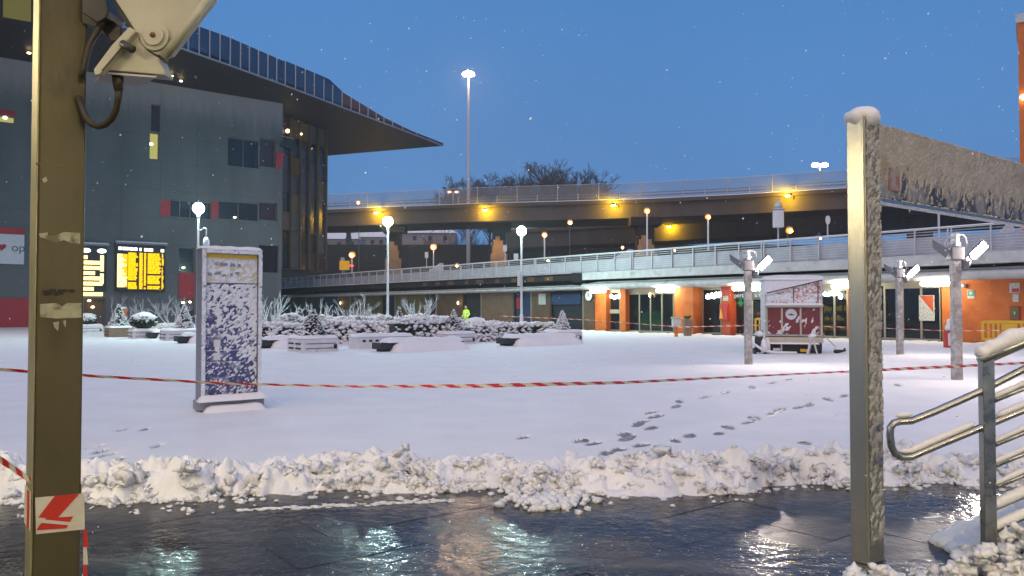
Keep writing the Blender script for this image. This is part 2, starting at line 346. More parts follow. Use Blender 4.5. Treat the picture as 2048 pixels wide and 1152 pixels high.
def vnoise(x, y, seed=0):
    xi = np.floor(x).astype(np.int64); yi = np.floor(y).astype(np.int64); xf = x-xi; yf = y-yi
    def h(a, b):
        k = (a*374761393+b*668265263+seed*1442695041) & 0xffffffff
        k = ((k ^ (k >> 13))*1274126177) & 0xffffffff
        return ((k ^ (k >> 16)) & 0xffff)/65535.0
    sx = xf*xf*(3-2*xf); sy = yf*yf*(3-2*yf)
    return (h(xi, yi)*(1-sx)+h(xi+1, yi)*sx)*(1-sy)+(h(xi, yi+1)*(1-sx)+h(xi+1, yi+1)*sx)*sy
def sst(a, b, x): t = np.clip((x-a)/(b-a), 0, 1); return t*t*(3-2*t)

def snowsheet(mb, o, e1, e2, nrm, res, scale, thr, amp, back=.003, ang=0.0, stretch=1.0, seed=0, soft=.16):
    o, e1, e2, nrm = map(Vector, (o, e1, e2, nrm)); L1, L2 = e1.length, e2.length; nu, nv = max(4, int(L1/res)), max(4, int(L2/res))
    A, B = np.meshgrid(np.linspace(0, 1, nu+1), np.linspace(0, 1, nv+1)); x, y = A*L1, B*L2; c, sn_ = math.cos(ang), math.sin(ang)
    p, q = (x*c+y*sn_)*scale/stretch, (-x*sn_+y*c)*scale
    n = .5*vnoise(p, q, seed)+.3*vnoise(p*2.1, q*2.1, seed+1)+.2*vnoise(p*4.7, q*4.7, seed+2); h = sst(0, soft, n-thr(A, B)); h = h*(.55+.9*vnoise(p*3.1, q*3.1, seed+3))
    base = len(mb.v); d = amp*h-back
    mb.add([o+e1*float(A[j, i])+e2*float(B[j, i])+nrm*float(d[j, i]) for j in range(nv+1) for i in range(nu+1)], [(j*(nu+1)+i, j*(nu+1)+i+1, (j+1)*(nu+1)+i+1, (j+1)*(nu+1)+i) for j in range(nv) for i in range(nu) if max(h[j, i], h[j+1, i], h[j, i+1], h[j+1, i+1]) > .02])
# ------------------------------------------------------------------ ground, paving, snow cover
g = MB(); g.quad((-900, -300, -0.016), (900, -300, -0.016), (900, 1500, -0.016), (-900, 1500, -0.016))
struct(g.build('ground', 'wet_paving'))
U_EDGE = 38.7                                              # where the snow stops under the arcade canopy
edge_px = [(-1200,1002),(0,1004),(200,1006),(380,1006),(500,994),(640,977),(760,980),(900,984),(1000,976),(1060,1000),(1130,986),
           (1250,986),(1400,988),(1500,986),(1545,966),(1620,966),(1700,970),(1900,966),(2100,974),(3200,975)]
ex = np.array([ray(a, b).x/ray(a, b).y for a, b in edge_px]); ed = np.array([gp(a, b).y for a, b in edge_px])
def snow_height(X, Y, TX):
    de = np.interp(TX, ex, ed)+0.30*(vnoise(X*2.1, Y*0+3.3, 5)-0.5)+0.22*(vnoise(X*5.5, Y*3, 6)-0.5)+0.12*(vnoise(X*13, Y*9, 7)-.5)
    s = Y-de
    h = 0.036*sst(0, 0.22, s)*(0.9+0.2*vnoise(X*0.35, Y*0.35, 1))+0.012*(vnoise(X*1.4, Y*1.4, 2)-0.5)*sst(0.3, 1, s)+0.006*(vnoise(X*5, Y*5, 8)-0.5)*sst(0.3, 1, s)
    bank = sst(-0.02, 0.42, s)*(1-sst(0.45, 1.25, s))*(0.45+1.1*vnoise(X*0.8, Y*1.2, 3))
    lump = (1-np.abs(2*vnoise(X*2.6, Y*2.9, 11)-1))*0.55+(1-np.abs(2*vnoise(X*6.3, Y*6.3, 12)-1))*0.30+vnoise(X*15, Y*15, 13)*0.32
    h = h+bank*(0.01+0.21*lump+.05*vnoise(X*27, Y*27, 14))
    return h, s
cols = 1100; rows = 580
tx = np.linspace(-1.05, 1.10, cols); dd = np.concatenate([6.1*np.exp(np.linspace(0, math.log(19/6.1), 470, endpoint=False)), 19*np.exp(np.linspace(0, math.log(100/19), 110))])
TXg, Dg = np.meshgrid(tx, dd); X = TXg*Dg; Y = Dg
H, S = snow_height(X, Y, TXg)
def fpts(lst, ox, oy, sc): return [gp(ox+a/sc, oy+b/sc) for a, b, *_ in lst]
F1 = [(690,355,1),(750,368,1),(815,415,1),(870,400,1),(905,345,1),(900,320,.5),(985,375,.8),(965,275,.8),(985,260,.8),(1028,292,1),(1050,235,1),(1030,215,.6),
      (1150,185,.6),(1165,160,.3),(1290,140,.5),(1385,118,.4),(1520,92,.5),(1150,355,.35),(1220,330,.9),(1360,318,.4),(1403,287,.8),(1500,265,.3),(1530,243,.8),(1615,222,.3),
      (1655,203,.8),(1745,190,.4),(1798,177,.7),(1888,150,.6),(1970,132,.4),(1775,365,.5),(735,450,.7),(410,340,.25),(925,335,.6),(1620,70,.4),(1700,52,.4),(2060,112,.5),(2130,96,.4),(2230,80,.5)]
F2 = [(80,135,.5),(115,160,.5),(150,180,.6),(235,40,.35),(360,35,.3),(430,130,.25),(385,272,.7),(1055,212,.6),(1120,235,.6),(210,205,.3)]
def press(P, strength, L1=0.17, W1=0.085, ang=0.5):
    global H
    dx = X-P.x; dy = Y-P.y; c, s = math.cos(ang), math.sin(ang)
    a = (dx*c+dy*s)/L1; b = (-dx*s+dy*c)/W1; q = a*a+b*b
    qs = np.sqrt(q)+0.16*(vnoise(X*9, Y*5, 51)-.5); H = np.where(qs < 1.1, np.minimum(H, np.maximum(0.003, 0.036-0.066*(.5+.5*strength)*(1-sst(.70, 1.08, qs)))), H)
for (a, b, st), P in zip(F1, fpts(F1, 880, 740, 2.438)): press(P, min(1, st*1.25), (0.25+.05*st)*min(1.5, (P.y/11.3)**1.6), 0.075+.02*st, random.uniform(1.0, 1.5))
for (a, b, st), P in zip(F2, fpts(F2, 160, 850, 2.768)): press(P, st*.8, 0.20, 0.06, random.uniform(1.1, 1.9))
Ug = CT*X+ST*Y; Vg = -ST*X+CT*Y
eg = U_EDGE+0.35*(vnoise(Vg*1.3, Ug*0, 21)-0.5)
H = H+0.10*sst(-1.1, -0.25, Ug-eg)*(vnoise(X*2.2, Y*2.2, 22))*(1-sst(-0.12, 0.0, Ug-eg))
H = np.where(Ug > eg, -0.05, H); H = np.where(S < 0, -0.05, H)
verts = np.stack([X, Y, H], -1).reshape(-1, 3)
idx = np.arange(rows*cols).reshape(rows, cols)
quads = np.stack([idx[:-1, :-1], idx[:-1, 1:], idx[1:, 1:], idx[1:, :-1]], -1).reshape(-1, 4)
hv4 = H.reshape(-1)[quads].max(1); quads = quads[hv4 > -0.02]
me = bpy.data.meshes.new('snow_cover'); me.vertices.add(len(verts)); me.vertices.foreach_set('co', verts.ravel())
me.loops.add(quads.size); me.loops.foreach_set('vertex_index', quads.ravel()); me.polygons.add(len(quads))
me.polygons.foreach_set('loop_start', np.arange(0, quads.size, 4)); me.polygons.foreach_set('loop_total', np.full(len(quads), 4))
me.polygons.foreach_set('use_smooth', np.ones(len(quads), bool)); me.update()
me.materials.append(MATS['snow']); me.materials.append(MATS['slush_grey']); mi_ = ((H.reshape(-1)[quads].mean(1) < .012) & (S.reshape(-1)[quads].min(1) > .35) & (Ug.reshape(-1)[quads].max(1) < 36)).astype(np.int32); me.polygons.foreach_set('material_index', mi_); so = bpy.data.objects.new('snow_cover', me); COL.objects.link(so); struct(so)

def hgt(x, y):
    a = np.array([[x]]); b = np.array([[y]]); h, s = snow_height(a, b, a/b); return float(h[0, 0]), float(s[0, 0])
mb = MB()                                                  # shovelled lumps along the edge of the snow
def chunk(m, c, R_, n, zmin=None):                          # a crumbly lump: small pieces stuck together
    for k in range(n):
        o = Vector((random.gauss(0, 1), random.gauss(0, 1), random.gauss(0, .6)))*R_*.45; r = R_*random.uniform(.3, .62); q = c+o
        if zmin is not None and q.z < zmin: q.z = zmin
        m.blob(q, r, 2 if r > .03 else 1, (random.uniform(.7, 1.4), random.uniform(.7, 1.4), random.uniform(.5, 1.0)), .95 if r > .03 else .5)
for i in range(1000):
    t = random.uniform(-0.95, 0.95); px_ = 1024+t*FPX; de = float(np.interp(t, ex, ed)); wd = np.interp(px_, [0, 200, 600, 900, 1100, 1250, 1450, 1530, 1620, 1720, 1900], [.3, .40, .42, .40, .40, .50, .45, .3, .2, .25, .35])
    s = abs(random.gauss(0, wd))-0.02; y = de+s; x = t*y; h, ss = hgt(x, y)
    if s > .75 and random.random() < .7: continue
    R_ = random.choice((.025, .035, .045, .06, .085))*random.uniform(.8, 1.2)*(1.0 if s < .5 else .6); chunk(mb, Vector((x, y, max(h, .012)-R_*.30)), R_, 7, .006)
for i in range(240):                                       # loose crumbs on the wet paving
    t = random.uniform(-0.9, 0.9); de = float(np.interp(t, ex, ed)); y = de-abs(random.gauss(0, 0.22)); x = t*y
    mb.blob((x, y, 0.008), random.uniform(0.008, 0.03), 1, (1.3, 1.2, .7), 0.4)
for i in range(160):                                       # spill in front of the footprints
    p = gp(random.gauss(1090, 45), random.gauss(1000, 12)); mb.blob((p.x, p.y, 0.012), random.uniform(0.012, 0.05), 1, (1.2, 1.2, .8), .4)
for i in range(170):                                       # thin slush ridge left by the shovel
    q = random.random(); p = gp(470+440*q, 1021-20*q+random.gauss(0, 1.6)); mb.blob((p.x, p.y, 0.003), random.uniform(0.006, 0.022), 1, (2.2, 1, .4), .4)
stuff(mb.build('snow_bank', 'snow_bank', smooth=True)); bpy.data.objects['snow_bank']['label'] = 'lumpy shovelled snow bank along the wet paving'

pv = struct(bx('pavement', 'wet_paving', None, -30, 30, -12, 9.2, -0.30, -0.012))
su, sv, gap = 0.90, 0.56, 0.002
sm = MB(); sm.box(-su/2+gap/2, su/2-gap/2, -sv/2+gap/2, sv/2-gap/2, -0.04, 0)
slab0 = sm.build('paving_slab', 'wet_paving', pv, bevel=0.001); first = True
for i in range(-9, 16):
    for j in range(0, 22):
        c = UV((i+(0.5 if j % 2 else 0))*su+0.2, j*sv-1.2)
        if not (2.6 < c.y < 8.4 and abs(c.x) < c.y*0.72+1.2): continue
        o = slab0 if first else slab0.copy()
        if not first: COL.objects.link(o)
        first = False; o.parent = pv
        o.location = (c.x, c.y, random.uniform(-0.002, 0.002)); o.rotation_euler = (random.gauss(0, .001), random.gauss(0, .001), TH)

# ------------------------------------------------------------------ station building
VW = 78.0
def WZ(px, py, v=VW): return uz_on_v(px, py, v)
st = uthing('station_building', 'big grey-green station block with overhanging glazed roof on the left', 'building', 0, VW)
def rect(px0, px1, py0, py1, v=VW):
    a = WZ((px0+px1)/2, py0, v)[1]; b = WZ((px0+px1)/2, py1, v)[1]
    return WZ(px0, 600, v)[0], WZ(px1, 600, v)[0], b, a
openings = dict(
    tall_plum=(rect(298, 316, 208, 262), 'win_plum'), tall_lit=(rect(296, 315, 265, 318), 'win_lit'),
    big_dark=(rect(453, 517, 277, 334), 'win_dark'), big_plum=(rect(517, 549, 277, 334), 'win_plum'),
    band_a=(rect(338, 421, 402, 436), 'win_dark'), band_b=(rect(435, 517, 404, 440), 'win_dark'), band_c=(rect(517, 553, 405, 441), 'win_plum'),
    left_lit=(rect(-60, 24, 228, 241), 'win_lit'), mid=(rect(357, 388, 495, 545), 'win_dark'), low=(rect(517, 559, 490, 546), 'win_dark'),
    door=(rect(360, 389, 598, 662), 'win_dark'), porch=(rect(168, 211, 597, 668), 'brown_panel'))
WTOP = 22.5; UR = WZ(557, 600)[0]; UL = -75.0
def subtract(r, h):
    x0, x1, z0, z1 = r; a0, a1, b0, b1 = h
    if a1 <= x0 or a0 >= x1 or b1 <= z0 or b0 >= z1: return [r]
    out = []
    if a0 > x0: out.append((x0, a0, z0, z1))
    if a1 < x1: out.append((a1, x1, z0, z1))
    l, rr = max(x0, a0), min(x1, a1)
    if b0 > z0: out.append((l, rr, z0, b0))
    if b1 < z1: out.append((l, rr, b1, z1))
    return [q for q in out if q[1]-q[0] > .04 and q[3]-q[2] > .04]
bx('wall', 'black', st, UL, UR-.05, 0.5, 9, 0, WTOP)
zr = [0, 2.5, 5.0, 7.5, 10.0, 12.6, 15.2, 17.6, 20.1, WTOP]
us = [UL, -50, -35, -25]; uu = -20.0
while uu < UR-2.0: us.append(uu); uu += 3.3
us.append(UR)
for j in range(len(zr)-1):
    for i in range(len(us)-1):
        rs = [(us[i]+.006, us[i+1]-.006, zr[j]+.006, zr[j+1]-.006)]
        for (h, _) in openings.values(): rs = [q for r in rs for q in subtract(r, h)]
        if not rs: continue
        p = MB()
        dz = random.uniform(-.012, .012)
        for q in rs: p.box(q[0], q[1], dz, 0.48, q[2], q[3])
        p.build('wall_panel', 'wall_panel', st)
bx('corner_return', 'wall_panel', st, UR-.04, UR+.3, 0.02, 9, 0.0, WTOP-.01)
for nm, (r, m) in openings.items():
    x0, x1, z0, z1 = r
    pane = bx('window' if nm not in ('door', 'porch') else 'door', m, st, x0, x1, 0.38, 0.46, z0, z1)
    f = MB(); t = .06
    f.box(x0, x1, 0.26, 0.379, z0, z0+t); f.box(x0, x1, 0.26, 0.379, z1-t, z1); f.box(x0, x0+t, 0.26, 0.379, z0+t, z1-t); f.box(x1-t, x1, 0.26, 0.379, z0+t, z1-t)
    if nm in ('door', 'band_a', 'band_b', 'big_dark'):
        k = 2 if nm != 'band_a' else 4
        for q in range(1, k): f.box(x0+(x1-x0)*q/k-.03, x0+(x1-x0)*q/k+.03, 0.28, 0.378, z0+t, z1-t)
    f.build('window_frame', 'galv_dark', pane)
def wpanel(name, mat, px0, px1, py0, py1, th=0.12):
    r = rect(px0, px1, py0, py1); return bx(name, mat, st, r[0], r[1], -th, -.014, r[2], r[3])
wpanel('cladding_panel', 'red_panel', 318, 338, 401, 433); wpanel('cladding_panel', 'red_panel', 420.5, 435, 403, 436)
wpanel('cladding_panel', 'red_panel', 357, 388, 546, 597); wpanel('cladding_panel', 'red_panel', -80, 60, 596, 662)
wpanel('cladding_panel', 'red_panel', -60, 24, 217, 227)
r = rect(549, 566, 305, 338)
part('red_flap', 'red_panel', st, lambda m: m.prism([(r[0], -.05, r[2]), (r[1]-.5, -.05, r[2]), (r[1], -.05, r[3]), (r[0], -.05, r[3])], (0, -.12, 0)))
r = rect(556, 583, 272, 300)
part('floodlight_box', 'black', st, lambda m: m.prism([(r[0], -.1, r[2]+.3), (r[1]-.3, -.1, r[2]), (r[1], -.1, r[3]-.5), (r[0]+.5, -.1, r[3]-.3)], (0, -.5, 0)))
part('floodlight_arm', 'galv_dark', st, lambda m: m.tube([(r[0]-.2, -.1, r[3]), (r[1], -.4, r[3]-.25)], .06, 6))
# lamps seen inside and under the eaves
for px, py in ((304, 287), (11, 234)):
    u, z = WZ(px, py); part('ceiling_lamp', 'lamp_small', st, lambda m: m.blob((u, 0.30, z), .17, 2, (1, .5, .7), 0), smooth=True)
for px, py in ((472, 434), (369, 535), (368, 605), (382, 604), (187, 614), (180, 601)):
    u, z = WZ(px, py); part('ceiling_lamp', 'lamp_small', st, lambda m: m.blob((u, 0.34, z), .13, 1, (1.2, .4, .7), 0), smooth=True)
# roof: soffit, glazed fascia with panes, mullions
ZS = WTOP
bot = [(60,-18),(200,36),(280,66),(354,94),(456,130),(559,167),(627,193),(685,215),(767,246),(830,270),(887,292)]
toph = [(60,62),(200,61),(354,58),(456,57),(559,49),(627,47),(685,31),(767,12),(830,5),(887,1)]
mull = [60, 110, 155, 200]+[200+q/2.926 for q in (70,140,205,270,330,392,453,515,578,640,700,760,820,872,925,980,1032,1082,1142,1198,1252,1308,1360,1415,1467,1517,1567,1615,1660,1710,1770,1850,1930,2008)]
def fpt(px):
    py = np.interp(px, [a for a, b in bot], [b for a, b in bot]); p = hz(px, float(py), ZS); h = float(np.interp(px, [a for a, b in toph], [b for a, b in toph]))
    return p, h*p.y/FPX
FP = [fpt(q) for q in mull]
p0 = FP[0][0]; ext = p0+(p0-FP[3][0])*2.0
back = [hz(650, 312, ZS), Vector((-62, 135, ZS)), Vector((-110, 110, ZS)), Vector((-95, 30, ZS)), ext]
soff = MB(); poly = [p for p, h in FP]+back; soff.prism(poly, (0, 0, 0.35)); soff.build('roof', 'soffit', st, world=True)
rail = MB()
for i in range(len(FP)-1):
    (a, ha), (b, hb) = FP[i], FP[i+1]; n = Vector(((b-a).y, -(b-a).x, 0)).normalized()
    P = MB(); sh = (b-a)*0.03
    P.prism([a+sh+Vector((0,0,.06)), b-sh+Vector((0,0,.06)), b-sh+Vector((0,0,max(hb, .12))), a+sh+Vector((0,0,max(ha, .12)))], -n*0.08)
    P.build('fascia_pane', 'roof_glass' if mull[i] < 683 else 'roof_red', st, world=True)
    rail.obox((a+b)/2+n*.03, (b-a)/2, n*.08, (0, 0, .06))
rail.build('fascia_rail', 'mullion', st, world=True)
for i in range(len(FP)-1):
    a, ha = FP[i]; n = Vector(((FP[i+1][0]-a).y, -(FP[i+1][0]-a).x, 0)).normalized()
    part('mullion', 'mullion', st, lambda m: m.obox(a+n*.04+Vector((0, 0, .06+ha/2)), (.045, 0, 0), (0, .05, 0), (0, 0, max(ha/2, .06))), world=True)
up = MB()                                                   # second roof plane behind the fascia
q = [(a+Vector((-1.5, 4, h))) for a, h in FP if True]
ridge = [hz(569, 121, 26.2), hz(640, 150, 26.4), hz(658, 158, 26.2), hz(689, 187, 25.0)]
up.prism(ridge+[ridge[-1]+Vector((-9, 9, 0)), ridge[0]+Vector((-9, 9, 0))], (0, 0, -.9)); up.build('roof_upper', 'roof_glass', st, world=True)
for px, py in ((362, 168), (343, 158), (58, 112)):
    p = hz(px, py-6, ZS-.25); part('soffit_lamp', 'lamp_small', st, lambda m: m.blob(p, .16, 1, (1, 1, .5), 0), world=True)
lp = [hz(a, b, ZS-.12) for a, b in ((6, -6), (62, -6), (62, 44), (6, 34))]
emat('panel_dim', (.6, .55, .16), .22)
part('soffit_glow_panel', 'panel_dim', st, lambda m: m.prism([lp[0], lp[1], lp[2], lp[3]], (0, 0, .1)), world=True)  # faintly emissive panel set just under the soffit
# glazed end facade beyond the wall corner
A = hz(556, 225, ZS); B = hz(650, 259, ZS); A.z = B.z = 0; eu = (B-A).normalized(); en = Vector((eu.y, -eu.x, 0)); Lf = (B-A).length; A -= eu*1.2; Lf += 1.2
bk = MB(); bk.obox(A+eu*Lf/2-en*1.2+Vector((0, 0, 14.1)), eu*(Lf/2), en*.9, (0, 0, 8.3)); bk.build('end_wall', 'interior', st, world=True)
ncol, nrow = 6, 8
for i in range(ncol):
    for j in range(nrow):
        x0 = Lf*i/ncol; x1 = Lf*(i+1)/ncol; z0 = 5.9+16.5*j/nrow; z1 = 5.9+16.5*(j+1)/nrow
        m = random.choice(['win_dark', 'win_plum', 'win_plum', 'brown_panel', 'interior', 'win_dim' if j > 3 else 'win_dark', 'wall_panel' if j < 5 else 'win_dim'])
        part('glazing_pane', m, st, lambda b: b.obox(A+eu*((x0+x1)/2)+Vector((0, 0, (z0+z1)/2)), eu*((x1-x0)/2-.05), en*.05, (0, 0, (z1-z0)/2-.05)), world=True)
for i in range(ncol+1):
    part('facade_fin', 'fin_tan', st, lambda b: b.obox(A+eu*(Lf*i/ncol)+en*.15+Vector((0, 0, 14.1)), eu*.10, en*.18, (0, 0, 8.25)), world=True)
for px, py in ((572, 262), (607, 268)):
    p = hz(px, py, 20.0 if px < 600 else 19.8); d = A+eu*(2.2 if px < 600 else 4.6)+en*.5
    part('facade_lamp', 'lamp_small', st, lambda b: b.blob((d.x, d.y, at(px, py, d.y).z), .2 if px < 600 else .1, 2, (1, 1, 1), 0), world=True)

# departure boards on the wall
def departures(px0, px1, py0, py1, label, big):
    r = rect(px0, px1, py0, py1, VW-.5); W = r[1]-r[0]; Hh = r[3]-r[2]
    t = uthing('departure_board', label, 'departure board', r[0], VW-.02, r[2], 'departure boards on the station wall')
    bx('housing', 'black', t, -.1, W+.1, -.42, -.02, -.1, Hh+.1)
    h = MB(); snowpad(h, -.2, W+.25, -.8, 0, Hh+.26, .14); h.build('snow_cap', 'snow', t, smooth=True)
    bx('hood', 'galv_dark', t, -.2, W+.25, -.8, -.02, Hh+.12, Hh+.25)
    y = -.43
    if big:
        head = MB()
        for a, b in ((.02, .42), (.46, .5), (.56, .75), (.92, 1.0)):
            x = a*W
            while x < b*W: wd = random.uniform(.2, .5); head.box(x, min(x+wd, b*W), y-.02, y, Hh-.42-.25*(x/W)*.3, Hh-.14-.25*(x/W)*.3); x += wd+.07
        stuff(head.build('header_lettering', 'led_white', t))
        n = 21; top = Hh-.62; rows_ = MB(); hot = MB()
        for k in range(n):
            z1 = top-k*(top-.12)/n; z0 = z1-(top-.12)/n*.93
            for (a, b, jit) in ((.0, .21, 0), (.225, .43, .06), (.46, .535, .01), (.56, .61, .01), (.64, .93, .06), (.945, .99, .03)):
                x = a*W; e = (b-random.random()*jit)*W
                if random.random() < .04: continue
                while x < e:
                    wd = random.uniform(.25, .8); m = hot if a < .1 and x < .08*W else rows_; m.box(x, min(x+wd, e), y-.02, y, z0, z1); x += wd+.035
        stuff(rows_.build('timetable_lettering', 'led_yellow', t)); stuff(hot.build('time_lettering', 'led_hot', t))
    else:
        head = MB()
        for a in (.05, .72): head.blob(((a+.12)*W, y, Hh-.32), .28, 2, (1.4, .2, .75), .05)
        stuff(head.build('header_lettering', 'led_white', t))
        rows_ = MB(); z = Hh-.75
        for k, e in enumerate((.25, .95, .95, .6, .95, .95, .55, .97)):
            rows_.box(0, e*W*.93, y-.02, y, z-.32, z); z -= .46
        rows_.box(.78*W, .93*W, y-.025, y-.005, 1.7, Hh-.7); rows_.box(.78*W, .93*W, y-.025, y-.005, .6, 1.5)
        stuff(rows_.build('timetable_lettering', 'led_hot', t))
departures(234, 328, 492, 581, 'large amber train departure board with many text columns on the grey wall', True)
departures(163, 210, 494, 581, 'overexposed amber departure board half hidden by the near steel post', False)

def text_obj(name, body, size, mat, parent, loc, rot, depth=0.006):
    c = bpy.data.curves.new(name, 'FONT'); c.body = body; c.size = size; c.extrude = depth; c.align_x = 'CENTER'; c.align_y = 'CENTER'
    o = bpy.data.objects.new(name, c); COL.objects.link(o); dg = bpy.context.evaluated_depsgraph_get()
    me = bpy.data.meshes.new_from_object(o.evaluated_get(dg)); COL.objects.unlink(o); bpy.data.objects.remove(o)
    ob = bpy.data.objects.new(name, me); COL.objects.link(ob); me.materials.clear(); me.materials.append(MATS[mat]); ob.parent = parent; ob.location = loc; ob.rotation_euler = rot
    return ob
r = rect(-60, 47, 467, 527, VW-.3)
t = uthing('banner', 'white banner with red top strip and heart on the wall at far left', 'banner', r[1], VW-.02, r[2])
W = r[1]-r[0]; Hh = r[3]-r[2]
bx('panel', 'white_paint', t, -W, 0, -.2, -.03, 0, Hh); bx('top_strip', 'red_panel', t, -W, .02, -.26, -.02, Hh, Hh+.55)
text_obj('lettering', 'A I     op', .95, 'plum', t, (-1.65, -.21, Hh*.55), (R(90), 0, 0)); text_obj('lettering', 'UA', .9, 'plum', t, (-2.35, -.21, Hh*.2), (R(90), 0, 0))
hp = [(math.sin(a)**3*.34, (13*math.cos(a)-5*math.cos(2*a)-2*math.cos(3*a)-math.cos(4*a))/16*.34) for a in [2*math.pi*k/24 for k in range(24)]]
part('heart', 'red_panel', t, lambda m: m.prism([(-1.62+x, -.202, Hh*.56+z) for x, z in hp], (0, -.02, 0)))

# ------------------------------------------------------------------ arcade with the ramp road above it
UF = 40.0; UC = 38.7
ar = uthing('arcade_building', 'low arcade of shops with orange walls under the ramp road', 'building', UF, 0)
def vv(px, u=UF): return v_on_u(px, u)
V0, V1 = -14.0, 99.0
bx('back_wall', 'interior', ar, 4.2, 4.6, V0, V1, 0, 3.4)
bx('floor', 'concrete_dark', ar, -.9, 4.2, V0, V1, -.01, 0.03)
bx('ceiling', 'concrete_white', ar, 0.05, 4.2, V0, V1, 3.02, 3.12)
vj = vv(1162, UC)
# canopy edge: a rounded white trough
def canopy(name, va, vb, z0, z1, mat):
    m = MB(); prof = [(-1.25+.25*(1-math.cos(a)) if False else -1.25-.22*math.cos(a), (z0+z1)/2+(z1-z0)/2*math.sin(a)) for a in [math.pi/2-math.pi*k/8 for k in range(9)]]
    prof = [(-1.0-.30*math.cos(a)-.0, (z0+z1)/2+(z1-z0)/2*math.sin(a)) for a in [math.pi/2-math.pi*k/8 for k in range(9)]]+[(0.02, z0), (0.02, z1)]
    m.prism([(x, va, z) for x, z in prof], (0, vb-va, 0)); return m.build(name, mat, ar, smooth=False)
canopy('canopy', V0, vj, 2.92, 3.40, 'concrete_white'); canopy('canopy', vj+.02, V1, 2.94, 3.22, 'concrete_white')
sn = MB(); snowpad(sn, -1.3, .0, V0, vj, 3.39, .09, .5); snowpad(sn, -1.3, 0, vj, V1, 3.21, .09, .5); sn.build('canopy_snow', 'snow', ar, smooth=True)
bx('gap_band', 'concrete_dark', ar, -.55, .1, V0, V1, 3.23, 3.66)
bx('downpipe_box', 'black', ar, -1.38, -.6, vj-.2, vj+.9, 3.5, 4.15)
def column(px0, px1, mat, prot, z1=2.98):
    a, b = vv(px1, UF-prot), vv(px0, UF-prot); return bx('column', mat, ar, -prot, .25, a, b, 0.03, z1)
column(1190, 1212, 'orange', .35); column(1240, 1251, 'orange', .3); column(1349, 1386, 'orange', .85); column(1443, 1460, 'orange_red', .5)
column(1695, 1712, 'orange', .35); column(1884, 2048, 'orange', .2); bx('column', 'orange', ar, -.22, .25, V0, vv(2049, UF-.2)-.02, .03, 2.98)
def glazed(px0, px1, n, z1=2.85, mid=None, doors=True):
    b, a = vv(px0), vv(px1); w_ = (b-a)/n
    for k in range(n):
        y0, y1 = a+k*w_, a+(k+1)*w_
        p = bx('glass_pane', 'glass_dark', ar, .10, .13, y0+.05, y1-.05, .12, z1-.05)
        f = MB(); f.box(.05, .17, y0, y0+.05, .03, z1); f.box(.05, .17, y1-.05, y1, .03, z1); f.box(.06, .16, y0+.05, y1-.05, .03, .12); f.box(.06, .16, y0+.05, y1-.05, z1-.05, z1)
        if mid: f.box(.02, .20, y0+.05, y1-.05, mid, mid+.28)
        f.build('frame', 'frame_tan', p)
    bx('lintel', 'frame_tan', ar, .03, .2, a, b, z1+.005, 2.98)
glazed(1215, 1239, 1, 2.75, 1.25); glazed(1256, 1346, 4, 2.6); glazed(1404, 1441, 1, 2.8); glazed(1463, 1545, 2, 2.75); glazed(1545, 1640, 3, 2.8)
glazed(1642, 1694, 2, 2.6); glazed(1714, 1768, 2, 2.8); glazed(1768, 1880, 3, 2.65)
# dim left half: panels, doors
lp_ = [(555, 612, 'olive_panel'), (612, 642, 'olive_panel'), (642, 676, 'dark_door'), (676, 700, 'tan_panel'), (700, 762, 'olive_panel'), (762, 790, 'dark_door'), (790, 852, 'olive_panel'),
       (852, 872, 'dark_door'), (872, 925, 'brown_panel'), (925, 962, 'dark_door'), (962, 1025, 'tan_panel'), (1025, 1062, 'blue_door'), (1062, 1100, 'brown_panel'), (1100, 1166, 'dark_door'), (1166, 1189, 'brown_panel')]
for a, b, m in lp_:
    x = .3 if 'door' in m else random.choice((0, .06))
    bx('shutter' if 'door' not in m else 'doorway', m, ar, x, x+.2, vv(b)+.05, vv(a)-.05, .03, 2.95)
    if 'panel' in m: bx('jamb', 'frame_tan', ar, -.02, .2, vv(a)-.049, vv(a)+.049, .03, 2.95)
for px, py in ((681, 606), (916, 606), (1300, 590)):
    v = vv(px, UF-.1); part('wall_lamp', 'lamp_small', ar, lambda m: m.blob((-.12, v, hu(px, py, UF-.1)[2]), .10, 1, (.6, .8, 1.6), 0))
bx('notice', 'paper', ar, -.05, -.01, vv(1092), vv(1078), 1.9, 2.75); bx('notice', 'red_plastic', ar, -.05, -.01, vv(1040), vv(1034), 1.6, 2.5)
bx('departure_panel', 'blue_door', ar, .05, .25, vv(1160), vv(1102), 1.9, 2.7)
c = hu(1178, 592, UF-.8); cv = toUV(c)[1]
ck = part('clock', 'black', ar, lambda m: m.tube([(-.7, cv, c[2]), (-.85, cv, c[2])], .42, 20)); part('clock_face', 'white_paint', ck, lambda m: m.tube([(-.851, cv, c[2]), (-.86, cv, c[2])], .34, 20))
part('clock_hands', 'black', ck, lambda m: (m.box(-.875, -.862, cv-.02, cv+.02, c[2]-.02, c[2]+.26), m.box(-.875, -.862, cv-.18, cv+.02, c[2]-.02, c[2]+.02)))
part('clock_bracket', 'black', ck, lambda m: m.tube([(-.78, cv, c[2]+.4), (-.78, cv, 2.95)], .03, 6))
# luminous shop signs, burnt out to white in the photograph
for px0, px1, py in ((1221, 1242, 594), (1413, 1444, 592), (1648, 1684, 588)):
    a, b = vv(px1, UF-.15), vv(px0, UF-.15); z = hu((px0+px1)/2, py, UF-.15)[2]; m = MB(); n = 7
    for k in range(n): m.blob((-.15, a+(b-a)*(k+.5)/n, z+random.uniform(-.05, .08)*(1 if k else 3)), (b-a)/n*.8+.02, 2, (.25, .95, random.uniform(.75, 1.2)), .15)
    m.build('shop_sign', 'sign_white', ar, smooth=True)
